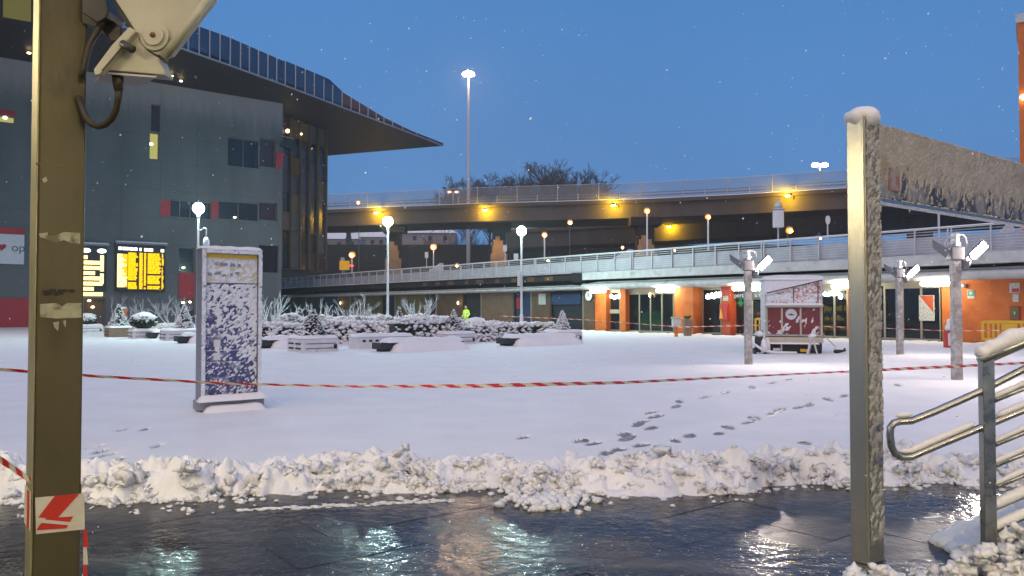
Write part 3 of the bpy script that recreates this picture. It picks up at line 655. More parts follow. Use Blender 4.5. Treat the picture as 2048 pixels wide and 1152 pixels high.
# arcade tube lamps under the canopy
for px0, px1, py in ((1181, 1212, 582), (1313, 1350, 581), (1465, 1491, 577), (1498, 1532, 577), (1664, 1709, 572), (1842, 1902, 567)):
    a, b = vv(px1, UC+.1), vv(px0, UC+.1); z = hu((px0+px1)/2, py, UC+.1)[2]
    part('tube_lamp', 'lamp_tube', ar, lambda m: m.tube([(-1.22, a, z), (-1.22, a+.12, z), (-1.22, b-.12, z), (-1.22, b, z)], [.05, .12, .12, .05], 10), smooth=True)
    bx('lamp_bracket', 'galv_dark', ar, -1.26, -1.18, (a+b)/2-.05, (a+b)/2+.05, z+.1, 2.96)
# sign band with lettering
b0, b1 = vv(1545, UF-.06), vv(1464, UF-.06)
bx('sign_band', 'dark_door', ar, -.08, .02, b0, b1, 2.12, 2.60)
text_obj('lettering', 'aperta', .38, 'sign_text', ar, (-.1, vv(1478, UF-.1), 2.38), (R(90), 0, R(-90))); text_obj('lettering', 'x dalle', .38, 'sign_text', ar, (-.1, vv(1524, UF-.1), 2.38), (R(90), 0, R(-90)))
# things seen behind the glass
def inside(name, label, cat, px, py, x, build, mat):
    v = vv(px, UF+x); z = hu(px, py, UF+x)[2]; t = uthing(name, label, cat, UF+x, v, .03); mb = MB(); build(mb, z); mb.build('body', mat, t, smooth=False); return t
t = uthing('armchair', 'green rounded chair seen through the glass doors', 'chair', UF+1.2, vv(1305, UF+1.2), .03)
part('backrest', 'chair_glow', t, lambda m: m.lathe([(.75, .25), (.78, .8), (.68, 1.25), (.3, 1.4)], (0, 0, 0), 18), smooth=True); part('base', 'black', t, lambda m: m.lathe([(.4, 0), (.4, .25)], (0, 0, 0), 12))
MATS['chair_glow'].node_tree.nodes['Emission'].inputs[1].default_value = .22  # chair backrest glows faintly by itself, light put into its material
emat('green_bright', (.05, 1, .2), 2.0)
t = uthing('neon_sign', 'small green luminous cross behind the shop window', 'neon sign', UF+.8, vv(1481, UF+.8), hu(1481, 606, UF+.8)[2])
part('cross', 'green_bright', t, lambda m: (m.box(-.03, .03, -.07, .07, -.2, .2), m.box(-.028, .028, -.2, -.072, -.07, .07), m.box(-.028, .028, .072, .2, -.07, .07)))
t = uthing('neon_sign', 'small red luminous mark behind the window next to the trailer', 'neon sign', UF+.8, vv(1518, UF+.8), hu(1518, 626, UF+.8)[2])
part('lamp', 'red_led', t, lambda m: (m.box(-.03, .03, -.15, .12, -.05, .06), m.box(-.029, .029, -.02, .1, -.14, -.051)))
sh = uthing('shop_shelf', 'white shop shelving with yellow packets behind the window right of the trailer', 'shelf', UF+.7, vv(1694, UF+.7), .03)
ln = vv(1642, UF+.7)-vv(1694, UF+.7)
for k in range(4): bx('shelf_board', 'white_paint', sh, 0, .4, 0, ln, .35+.5*k, .39+.5*k)
for k in range(3): bx('upright', 'white_paint', sh, .02, .38, ln*k/2-.03, ln*k/2+.03, 0, 2.2)
emat('packet_glow', (1.0, .72, .05), .55)  # packets given a weak glow of their own, though they are no lamps
pk = MB()
for k in range(3):
    y = .1
    while y < ln-.15:
        w_ = random.uniform(.08, .16)
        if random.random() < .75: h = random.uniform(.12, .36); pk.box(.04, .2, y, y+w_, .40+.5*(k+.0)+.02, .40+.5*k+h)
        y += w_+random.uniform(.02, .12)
stuff(pk.build('packets', 'packet_glow', sh))
t = uthing('poster', 'pink and white poster standing inside the glass doors at right', 'poster', UF+.05, vv(1854, UF+.05), .9)
pw = vv(1838, UF)-vv(1869, UF); bx('sheet', 'paper', t, -.04, -.01, -pw/2, pw/2, .1, 1.35)
part('pink_triangle', 'orange_red', t, lambda m: m.prism([(-.041, pw/2-.05, 1.32), (-.041, -pw/2+.05, .5), (-.041, -pw/2+.05, 1.32)], (-.006, 0, 0)))
# wall signs on the orange wall at right
def wsign(name, label, cat, px0, px1, py0, py1, mat, fn=None):
    u = UF-.2; a, b = vv(px1, u), vv(px0, u); z0 = hu(px0, py1, u)[2]; z1 = hu(px0, py0, u)[2]
    t = uthing(name, label, cat, u, (a+b)/2, z0); W, Hh = b-a, z1-z0
    bx('plate', mat, t, -.04, -.005, -W/2, W/2, 0, Hh)
    if fn: fn(t, W, Hh)
    return t
wsign('safety_sign', 'green and white emergency sign on the orange wall', 'sign', 1936, 1950, 580, 597, 'white_paint',
      lambda t, W, H: (bx('symbol', 'green_sign', t, -.05, -.042, -W*.42, W*.42, H*.3, H*.93), part('symbol_figure', 'white_paint', t, lambda m: m.tube([(-.052, 0, H*.62), (-.058, 0, H*.62)], H*.2, 12))))
wsign('notice_board', 'red and white fire notice above the cabinet on the orange wall', 'sign', 2020, 2041, 566, 586, 'paper',
      lambda t, W, H: bx('red_field', 'red_plastic', t, -.05, -.042, -W*.42, W*.25, H*.08, H*.45))
wsign('notice_sheet', 'small white sheet under the fire notice on the orange wall', 'notice', 2026, 2038, 588, 604, 'paper')
wsign('hose_cabinet', 'red fire hose cabinet on the orange wall above the yellow barrier', 'cabinet', 2020, 2042, 612, 640, 'red_plastic',
      lambda t, W, H: (bx('door', 'olive_panel', t, -.10, -.045, -W*.35, W*.4, H*.05, H*.95), bx('handle', 'galv', t, -.13, -.101, -.03, .03, H*.4, H*.6)))
t = wsign('wall_lamp', 'small round white lamp on the orange wall', 'lamp', 1927, 1935, 568, 575, 'galv_dark', lambda t, W, H: part('globe', 'white_paint', t, lambda m: m.blob((-.14, 0, H/2), .11, 2, (1, 1, 1), 0), smooth=True))
u = UF-.5
t = uthing('fire_cabinet', 'orange-red hydrant cabinet with yellow bag on the narrow red column', 'cabinet', u, vv(1451, u), .9)
bx('box', 'red_plastic', t, -.22, -.005, -.28, .28, .0, .95); part('bag', 'yellow_plastic', t, lambda m: m.prism([(-.225, .02, .1), (-.225, .26, .1), (-.225, .14, .75)], (-.04, 0, 0)))
bx('notice', 'paper', t, -.03, -.005, -.2, .16, 1.15, 1.45); bx('notice', 'red_plastic', t, -.03, -.005, -.25, .2, 1.5, 1.95)

# ramp road over the arcade
rp = uthing('ramp_road', 'snowy ramp road deck running over the arcade roof', 'road deck', UC, 0)
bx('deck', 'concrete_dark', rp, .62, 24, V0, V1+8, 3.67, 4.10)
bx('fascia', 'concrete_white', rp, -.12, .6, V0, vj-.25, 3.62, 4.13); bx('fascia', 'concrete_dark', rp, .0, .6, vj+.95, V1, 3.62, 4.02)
for k in range(9):
    v = vj+3+k*2.2; bx('fascia_patch', 'rust', rp, -.02, -.002, v, v+random.uniform(.2, 1.1), 3.66, 3.98)  # orange-brown patches of random length along the darker fascia
sn = MB(); snowpad(sn, -.1, 23, V0, V1+8, 4.11, .12, .9); sn.build('road_snow', 'snow', rp, smooth=True)
rl = uthing('ramp_railing', 'long white metal railing with horizontal bars along the ramp road', 'railing', UC+.15, 0)
pmb = MB(); pmb.box(-.035, .035, -.03, .03, 4.13, 5.33); post = pmb.build('post', 'galv', rl); v = V0+.3; k = 0
post.location = (0, v, 0)
while v < V1-1:
    v += 1.68; o = post.copy(); COL.objects.link(o); o.parent = rl; o.location = (0, v, 0); k += 1
    if k % 6 == 0: o = post.copy(); COL.objects.link(o); o.parent = rl; o.location = (0, v+.16, 0)
bx('top_rail', 'galv', rl, -.05, .05, V0, V1, 5.335, 5.40)
sn = MB(); snowpad(sn, -.05, .05, V0, V1, 5.40, .05, .5); sn.build('rail_snow', 'snow', rl, smooth=True)
for z in np.linspace(4.30, 5.22, 8): bx('bar', 'galv', rl, .045, .065, V0, V1, z, z+.032)
bx('snow_catch', 'grille_snow', rl, .075, .085, V0, V1, 4.2, 5.0)

# ------------------------------------------------------------------ viaducts behind
def viaduct(name, label, pts, zb, th, width, matside, fence):
    P = [hz(a, b, zb) for a, b in pts]; t = thing(name, label, 'viaduct', (P[0].x, P[0].y, 0))
    path = []
    for i in range(len(P)-1):
        for k in range(6): path.append(P[i].lerp(P[i+1], k/6))
    path.append(P[-1]); N = len(path); nrm = []
    for i in range(N):
        d = path[min(i+1, N-1)]-path[max(i-1, 0)]; nrm.append(Vector((-d.y, d.x, 0)).normalized())
    def sweep(m, prof):
        n = len(prof); vs = [path[i]+nrm[i]*a+Vector((0, 0, b)) for i in range(N) for a, b in prof]
        fs = [(i*n+k, i*n+(k+1) % n, (i+1)*n+(k+1) % n, (i+1)*n+k) for i in range(N-1) for k in range(n)]+[tuple(range(n)), tuple((N-1)*n+k for k in range(n))]
        m.add(vs, fs)
    m = MB(); sweep(m, [(0.0, 0), (width, 0), (width, th*.8), (0, th*.8)]); m.build('girder', matside, t, world=True)
    m = MB(); sweep(m, [(-.5, th*.8+.005), (width+.5, th*.8+.005), (width+.5, th), (-.5, th)]); m.build('deck_edge', 'concrete_deck', t, world=True)
    m = MB(); sweep(m, [(-.45, th), (width, th), (width, th+.1), (-.45, th+.1)]); m.build('road_snow', 'snow', t, world=True)
    if fence:
        m = MB(); sweep(m, [(-.4, th+.9), (-.3, th+.9), (-.3, th+1.0), (-.4, th+1.0)]); m.build('guard_rail', 'galv_dark', t, world=True)
        m = MB(); sweep(m, [(-.4, th+.45), (-.3, th+.45), (-.3, th+.62), (-.4, th+.62)]); m.build('guard_rail', 'galv_dark', t, world=True)
        m = MB(); sweep(m, [(-.45, th+2.45), (-.40, th+2.45), (-.40, th+2.5), (-.45, th+2.5)]); m.build('fence_rail', 'galv', t, world=True)
        m = MB(); sweep(m, [(-.44, th+.1), (-.42, th+.1), (-.42, th+2.4), (-.44, th+2.4)]); m.build('fence_mesh', 'fence_mesh', t, world=True)
        acc = 0; k = 0
        for i in range(N-1):
            seg = (path[i+1]-path[i]).length; s = acc
            while s < seg:
                p = path[i].lerp(path[i+1], s/seg)-nrm[i]*.36; k += 1; hh = 2.6 if k % 2 else 1.1
                part('fence_post', 'galv', t, lambda b: b.box(p.x-.06, p.x+.06, p.y-.06, p.y+.06, zb+th+.02, zb+th+hh), world=True); s += 3.1
            acc = s-seg
    return t, path, nrm
ZV = 15.0
vt, vpath, vn = viaduct('upper_viaduct', 'upper motorway viaduct crossing behind the ramp with a tall wire fence', [(380,456),(651,453),(957,443),(1140,439),(1272,436),(1480,428),(1700,417),(1900,406),(2120,393),(2400,376)], ZV, 2.7, 11, 'concrete_deck', True)
v2, v2path, v2n = viaduct('lower_viaduct', 'lower viaduct branch in the dark beneath the upper motorway', [(1012,497),(1140,491),(1272,485),(1400,478),(1560,470),(1750,460),(2100,442)], 12.6, 3.4, 9, 'concrete_deck', False)
def pier(px, d, w_, zt, tan, pybase, label):
    p = at(px, 600, d); t = thing('viaduct_pier', label, 'pier', (p.x, p.y, 0), group='viaduct piers')
    bx('shaft', 'concrete_dark', t, -w_/2, w_/2, 0, 2.2, 0, zt)
    if tan:
        zz = at(px, pybase, d).z
        bx('plinth', 'pier_tan', t, -w_*.62, w_*.62, -.9, -.01, 0, zz-2.2); part('plinth_step', 'pier_tan', t, lambda m: (m.box(-w_*.48, w_*.44, -.8, -.02, zz-2.195, zz-.9), m.box(-w_*.40, w_*.30, -.7, -.02, zz-.895, zz-.1), m.box(-w_*.26, w_*.06, -.6, -.02, zz-.095, zz+.5)))
        for k in range(6): bx('plinth_rib', 'pier_tan', t, -w_*.6+k*w_*.22, -w_*.6+k*w_*.22+.12, -1.02, -.905, 0, zz-2.3)
    bx('pier_head', 'concrete_dark', t, -w_*.9, w_*.9, -.4, 3.2, zt-1.2, zt-.005)
pier(787, 127, 2.0, ZV, True, 490, 'viaduct pier behind the middle globe lamp, lit orange at its foot'); pier(998, 124.5, 2.1, ZV, True, 480, 'viaduct pier with stepped orange-lit plinth between two globe lamps'); pier(1292, 116.5, 2.5, ZV, True, 478, 'viaduct pier with ribbed tan plinth beside an orange street lamp')
pier(1850, 104, 2.4, ZV, False, 0, 'dark viaduct pier seen under the snowy sign board')
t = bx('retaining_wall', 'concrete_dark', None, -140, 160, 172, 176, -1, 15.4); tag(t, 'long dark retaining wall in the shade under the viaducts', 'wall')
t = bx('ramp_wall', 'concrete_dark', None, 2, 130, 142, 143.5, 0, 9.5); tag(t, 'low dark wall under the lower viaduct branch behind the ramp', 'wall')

# lamps -----------------------------------------------------------
def flood(px, py, pth, nr, out, label, s=.34):              # lamp on a bracket in front of the viaduct side, shining on it
    k = min(range(len(pth)), key=lambda i: abs(1024+pth[i].x/pth[i].y*FPX-px)); q = pth[k]-nr[k]*out
    p = at(px, py, q.y); t = thing('viaduct_lamp', label, 'lamp', (p.x, p.y, p.z), group='lamps fixed to the viaducts'); n = nr[k]
    part('lamp_glass', 'lamp_yellow', t, lambda m: m.blob((0, 0, 0), s, 1, (1.1, .8, .7), 0), smooth=True)
    part('bracket', 'galv_dark', t, lambda m: m.tube([n*.25+Vector((.1, 0, .2)), n*out*.6+Vector((.5, 0, .1)), n*out+Vector((.7, 0, -.3))], .06, 5))
    part('hood', 'galv_dark', t, lambda m: m.prism([(-.5, -.42, .30), (.5, -.42, .30), (.5, .3, .38), (-.5, .3, .38)], (0, 0, .05)))
    part('back_shield', 'galv_dark', t, lambda m: m.prism([(-.45, -.40, -.02), (.45, -.40, -.02), (.45, -.40, .29), (-.45, -.40, .29)], (0, -.04, 0)))
flood(970, 420, vpath, vn, 1.45, 'yellow lamp on the viaduct above the pier between the globe lamps'); flood(1227, 410, vpath, vn, 1.45, 'yellow lamp on the viaduct left of the ribbed pier'); flood(1575, 391, vpath, vn, 1.45, 'yellow lamp on the viaduct near its right end, above the white sign box')
flood(753, 425, vpath, vn, 1.6, 'yellow lamp on the viaduct just left of the middle globe lamp'); flood(1338, 453, v2path, v2n, 1.45, 'yellow lamp on the lower viaduct right of the ribbed pier')
def orange_lamp(px, py, d, pybase, label, r=.36, mat='lamp_orange', pole=True):
    p = at(px, py, d); zb = at(px, pybase, d).z if pole else 0
    t = thing('street_lamp', label, 'street lamp', (p.x, p.y, zb), group='sodium street lamps'); h = p.z-zb
    if pole: part('pole', 'galv', t, lambda m: m.tube([(0, 0, 0), (0, 0, h-.2)], .07, 6))
    else: part('arm', 'galv_dark', t, lambda m: m.tube([(0, .5, 0), (0, .5, h+.3), (0, .05, h+.35)], .06, 5))
    hd = part('lamp_head', 'amber_halo', t, lambda m: m.blob((0, 0, h), r, 2, (1, 1, .9), 0), smooth=True); part('bulb', mat, hd, lambda m: m.blob((0, -r*.55, h-r*.15), r*.60, 1, (1, 1, 1), 0), smooth=True); part('hood', 'galv_dark', t, lambda m: m.lathe([(r*1.05, h+r*.75), (r*.6, h+r*1.15), (.05, h+r*1.25)], (0, 0, 0), 10))  # amber outer globe paints an orange halo round the hot bulb
orange_lamp(704, 510, 86, 548, 'orange street lamp on the ramp nearest the station corner'); orange_lamp(867, 494, 84, 536, 'orange street lamp on the ramp between the first two globe lamps'); orange_lamp(1089, 470, 72, 520, 'orange street lamp on the ramp right of the third globe lamp', .26)
orange_lamp(1294, 422, 66, 512, 'tallest orange street lamp in front of the ribbed viaduct pier', .26); orange_lamp(1416, 434, 60, 500, 'orange street lamp on a slim pole above the shop doors', .22)
orange_lamp(1140, 445, 108, 0, 'orange lamp hanging in the dark right of the third globe lamp', .36, pole=False); orange_lamp(1579, 461, 75, 0, 'bright yellow starry lamp under the viaduct below the sign box', .34, 'lamp_yellow', pole=False)
orange_lamp(914, 531, 100, 0, 'low orange lamp behind the railing left of the stepped pier', .26, pole=False); orange_lamp(1096, 521, 88, 0, 'small low lamp right at the railing beside the third globe lamp', .16, pole=False)
orange_lamp(717, 405, 131, 0, 'orange lamp on the viaduct edge next to the station', .36, pole=False); orange_lamp(1245, 495, 95, 0, 'small yellow lamp by the stair rail left of the ribbed pier', .2, pole=False); orange_lamp(1349, 501, 95, 0, 'small yellow lamp just above the ramp railing', .16, pole=False)
orange_lamp(1640, 412+64, 62, 0, 'flat yellow lamp behind the ramp railing near the round sign', .15, pole=False)
def twin(px, py, d, pyb, label, mat, r):
    p = at(px, py, d); zb = at(px, pyb, d).z; h = p.z-zb; t = thing('twin_lamp', label, 'street lamp', (p.x, p.y, zb), group='twin street lamps on the viaduct')
    part('pole', 'galv', t, lambda m: m.tube([(0, 0, 0), (0, 0, h-.1)], .09, 6)); part('cross_arm', 'galv', t, lambda m: m.tube([(-.62, 0, h+.15), (0, 0, h-.1), (.62, 0, h+.15)], .05, 5))
    for s in (-1, 1): hd = part('lamp_head', 'amber_halo' if mat == 'lamp_orange' else mat, t, lambda m: m.blob((s*.62, 0, h), r, 2, (1.3, 1, .7), 0), smooth=True); part('bulb', mat, hd, lambda m: m.blob((s*.62, -r*.5, h-r*.1), r*.6, 1, (1.2, 1, .7), 0), smooth=True)
twin(906, 384, 135, 406, 'twin orange street lamp on the viaduct below the tall mast', 'lamp_orange', .33); twin(1640, 330, 112, 372, 'twin white street lamp on the viaduct near the sign post', 'lamp_deck', .42)
# high mast
p = at(937, 150, 145); t = thing('light_mast', 'very tall floodlight mast shining above the viaduct', 'light mast', (p.x, p.y, 0))
part('mast', 'galv', t, lambda m: m.tube([(0, 0, 0), (0, 0, p.z+1)], [.42, .16], 8)); part('crown_ring', 'galv_dark', t, lambda m: m.lathe([(.95, p.z+.45), (.95, p.z+.6)], (0, 0, 0), 16))
for k in range(6):
    a = 2*math.pi*k/6+.3; part('floodlight', 'lamp_mast', t, lambda m: m.blob((.85*math.cos(a), .85*math.sin(a), p.z+.1), .32, 1, (1, 1, .7), 0), smooth=True)
# plaza globe lamps
def globe(px, py, d, label, cctv=False, box=False):
    p = at(px, py, d); t = thing('globe_lamp', label, 'street lamp', (p.x, p.y, 0), group='white globe lamps on the square'); h = p.z
    part('pole', 'galv', t, lambda m: m.tube([(0, 0, 0), (0, 0, 1.2), (0, 0, 1.25), (0, 0, h-.42)], [.11, .11, .075, .06], 10)); part('collar', 'galv', t, lambda m: m.lathe([(.08, h-.5), (.12, h-.36), (.15, h-.27), (.15, h-.25)], (0, 0, 0), 14))
    part('lamp_globe', 'lamp_teal', t, lambda m: m.blob((0, 0, h), .29, 2, (1, 1, 1), 0), smooth=True); part('cap', 'galv_dark', t, lambda m: m.lathe([(.12, h+.25), (.15, h+.27), (.10, h+.33), (.03, h+.36)], (0, 0, 0), 16))
    if cctv:
        a = part('camera_arm', 'galv', t, lambda m: m.tube([(.06, 0, h-1.2), (.35, -.05, h-1.05), (.45, -.05, h-1.1), (.45, -.05, h-1.6)], .035, 6)); part('dome_camera', 'white_paint', a, lambda m: m.lathe([(.08, h-1.55), (.16, h-1.7), (.17, h-1.95), (.1, h-2.1)], (.45, -.05, 0), 12), smooth=True)
    if box: bx('junction_box', 'galv', t, -.26, -.06, -.15, .1, 3.0, 3.9); part('floodlight', 'white_paint', t, lambda m: m.obox((-.35, -.1, h-1.6), (.14, 0, 0), (0, .1, 0), (0, 0, .18)))
globe(397, 417, 42.6, 'white globe lamp with dome camera behind the information pylon', cctv=True); globe(776, 443, 49, 'white globe lamp rising behind the middle of the hedge'); globe(1043, 462, 49.5, 'white globe lamp with a junction box left of the shops', box=True)

# signs on the ramp
def rsign(px, py0, py1, pyb, d, wpx, label, kind):
    p = at(px, pyb, d); z1 = at(px, py0, d).z; z0 = at(px, py1, d).z; W = wpx*d/FPX
    t = thing('traffic_sign', label, 'traffic sign', (p.x, p.y, p.z)); part('pole', 'galv', t, lambda m: m.tube([(0, .05, 0), (0, .05, z1-p.z-.05)], .045, 6)); a, b = z0-p.z, z1-p.z
    if kind == 'round': part('plate', 'white_paint', t, lambda m: m.add([(W/2*math.cos(q), y, (a+b)/2+(b-a)/2*math.sin(q)) for y in (-.03, 0) for q in [2*math.pi*k/18 for k in range(18)]], [tuple(range(18)), tuple(range(35, 17, -1))]+[(k, (k+1) % 18, 18+(k+1) % 18, 18+k) for k in range(18)]))
    elif kind == 'box':
        bx('box', 'white_paint', t, -W/2, W/2, -.25, .25, a, b-.35, bevel=.05); part('lamp_head', 'galv', t, lambda m: m.lathe([(.16, b-.34), (.3, b-.2), (.22, b), (.1, b+.1)], (0, 0, 0), 10)); bx('band', 'galv_dark', t, -W/2-.01, W/2+.01, -.26, .26, b-.5, b-.42)
        part('top_vane', 'galv', t, lambda m: m.obox((.02, 0, b+.3), (.1, 0, .25), (0, .02, 0), (-.04, 0, .02)))
    else: bx('plate', 'galv', t, -W/2, W/2, -.03, 0, a, b, bevel=.01)
rsign(685, 515, 530, 550, 90, 8, 'small rectangular sign plate by the first ramp lamp', 'rect'); rsign(853, 504, 516, 538, 84, 7, 'small sign plate left of the second orange ramp lamp', 'rect'); rsign(1010, 490, 503, 527, 75, 8, 'rectangular sign beside the stepped pier on the ramp', 'rect')
rsign(1557, 407, 455, 495, 56, 19, 'snow-capped white signal box on a pole behind the ramp railing', 'box'); rsign(1656, 431, 449, 478, 52, 10, 'round white sign on a leaning pole behind the railing', 'round')
p = at(1878, 462, 42); t = thing('lamp_post', 'slim white pole under the snowy sign board', 'pole', (p.x, p.y, p.z-.5)); part('pole', 'galv', t, lambda m: m.tube([(0, 0, 0), (0, 0, 2.2)], .055, 8)); part('cap', 'galv', t, lambda m: m.lathe([(.06, 2.2), (.09, 2.22), (.05, 2.28)], (0, 0, 0), 8))
def stair_rail(px, py, d, wpx, hpx, label):
    p = at(px, py, d); k = d/FPX; W, Hh = wpx*k, hpx*k; t = thing('stair_rail', label, 'handrail', (p.x, p.y, p.z-.4), group='stair handrails on the ramp')
    part('frame', 'galv', t, lambda m: m.tube([(-W/2, 0, 0), (W*.3, 0, Hh), (W/2, 0, Hh), (W/2, 0, 0)], .05, 5)); part('mesh', 'grille_snow', t, lambda m: m.prism([(-W/2, 0, 0), (W*.3, 0, Hh*.95), (W*.48, 0, Hh*.95), (W*.48, 0, 0)], (0, .02, 0)))
stair_rail(872, 535, 82, 28, 16, 'triangular snowy stair rail by the second ramp lamp'); stair_rail(1246, 508, 66, 40, 18, 'triangular snowy stair rail left of the ribbed pier'); stair_rail(2010, 455, 40, 32, 26, 'triangular snowy stair rail below the sign board')

p = at(688, 545, 88); t = thing('lit_box', 'small glowing yellow box with a red light at the far end of the ramp', 'light box', (p.x, p.y, p.z-.6)); emat('box_glow', (1, .5, .04), .55)
bx('body', 'box_glow', t, -.5, .5, 0, .5, .9, 1.9); bx('post', 'galv_dark', t, -.08, .08, .2, .3, 0, .9); part('red_light', 'red_led', t, lambda m: m.blob((.85, -.1, 1.35), .2, 2, (1.4, .6, .8), 0), smooth=True); bx('arm', 'galv_dark', t, .5, .85, .1, .2, 1.3, 1.4)
# orange tower at the right edge
p = at(2042, 450, 46); t = thing('orange_tower', 'tall orange wall at the right edge behind the ramp', 'tower', (p.x, p.y, 0), R(-33))
zt = at(2041, 46, 46).z; bx('wall', 'orange', t, 0, 6, 0, 4, 0, zt); bx('coping', 'concrete_white', t, -.1, 6.1, -.1, 4.1, zt+.002, zt+.5)
q = at(2044, 195, 45.8); part('wall_lamp', 'lamp_small', t, lambda m: m.blob((q.x, q.y-.1, q.z), .16, 2, (1, 1, 1), 0), world=True)

# ------------------------------------------------------------------ far town and trees
def branch(m, p, d, L, r, depth, rng, spread, shrink=.72, kids=3, rmin=0):
    e = p+d*L; m.tube([p, e], [max(r, rmin), max(r*.7, rmin)], 4 if depth > 2 else 3, caps=False)
    if depth == 0: return
    for k in range(kids if depth > 1 else kids+1):
        a = Vector((rng.gauss(0, 1), rng.gauss(0, 1), rng.gauss(.25, .6))).normalized()
        nd = (d+a*spread).normalized(); s = p.lerp(e, rng.uniform(.45, 1)); branch(m, s, nd, L*shrink*rng.uniform(.75, 1.15), r*.62, depth-1, rng, spread, shrink, kids, rmin)
TL = ['leftmost and lowest bare tree behind the viaduct', 'slender bare tree just right of the tall mast', 'broad bare tree left of centre behind the viaduct', 'bare tree in line with the third globe lamp', 'tallest dark bare tree behind the viaduct', 'bushy dark bare tree right of the tallest one', 'rightmost bare tree sloping down behind the viaduct fence']
for (px, py, d), lb in zip(((938, 368, 168), (978, 340, 172), (1020, 346, 166), (1058, 334, 175), (1096, 324, 170), (1136, 332, 178), (1172, 350, 170)), TL):
    rng = random.Random(px); b = at(px, 400, d); top = at(px, py, d).z; t = thing('bare_tree', lb, 'tree', (b.x, b.y, 8), group='bare trees behind the viaduct'); Hh = top-8
    part('trunk', 'bark', t, lambda m: m.tube([(0, 0, -8), (.1, 0, 0), (.2, 0, Hh*.45)], [.4, .32, .22], 7))
    m = MB()
    for k in range(13):
        a = 2*math.pi*k/13+rng.random(); branch(m, Vector((.15, 0, Hh*rng.uniform(.34, .62))), Vector((math.cos(a)*.8, math.sin(a)*.5, 1)).normalized(), Hh*.25, .14, 5, rng, .60, .72, 3, .032)
    zmax = max(v[2] for v in m.v); s = Hh/zmax; m.v = [(v[0]*s*1.15, v[1]*s, v[2]*s) for v in m.v]
    m.build('crown', 'bark', t)
HL = ['pale far house under the viaduct next to the station corner', 'far house with snowy roof between the viaduct piers', 'wide far house half hidden behind bare trees under the viaduct']
for (px, py, d, W, rf), lb in zip(((668, 478, 250, 16, 4), (735, 474, 270, 12, 5), (850, 466, 260, 20, 5)), HL):
    b = at(px, 500, d); h = at(px, py, d).z; t = thing('far_house', lb, 'house', (b.x, b.y, 0), group='far houses'); bx('wall', 'house_wall', t, -W/2, W/2, 0, 10, 0, h)
    part('roof', 'snow', t, lambda m: m.prism([(-W/2-.5, -.5, h+.01), (W/2+.5, -.5, h+.01), (W*.3, 4, h+rf*.6), (-W*.3, 4, h+rf*.6)], (0, 1.5, 0)))
    for k in range(4): bx('window', 'win_dark', t, -W/2+1+k*W/4, -W/2+2.2+k*W/4, -.03, -.002, h-2.4, h-1.0)
b = at(697, 500, 240); t = thing('cypress', 'dark narrow cypress by the far houses under the viaduct', 'tree', (b.x, b.y, 0)); hz_ = at(697, 459, 240).z
part('trunk', 'bark', t, lambda m: m.tube([(0, 0, 0), (0, 0, hz_*.7)], .3, 6)); m = MB()
for k in range(220):
    q = random.random(); a = random.uniform(0, 6.28); rr = 1.7*(1-q)**.6*random.uniform(.4, 1); m.blob((rr*math.cos(a), rr*math.sin(a), hz_*.45+q*hz_*.55), random.uniform(.25, .55), 1, (1, 1, 1.6), .5)
m.build('crown', 'foliage', t)
for px, py, d, lb in ((895, 452, 215, 'bare tree under the viaduct left of the stepped pier'), (935, 455, 210, 'thin bare tree under the viaduct behind the mast foot')):
    rng = random.Random(px); b = at(px, 500, d); top = at(px, py, d).z; t = thing('bare_tree', lb, 'tree', (b.x, b.y, 0), group='bare trees under the viaduct'); part('trunk', 'bark', t, lambda m: m.tube([(0, 0, 0), (0, 0, top*.5)], [.4, .25], 6)); m = MB()
    for k in range(6): a = k*1.05; branch(m, Vector((0, 0, top*.42)), Vector((math.cos(a)*.8, math.sin(a)*.4, .8)).normalized(), top*.25, .14, 4, rng, .6)
    m.v = [(v[0], v[1], min(v[2], top)) for v in m.v]; m.build('crown', 'bark', t)

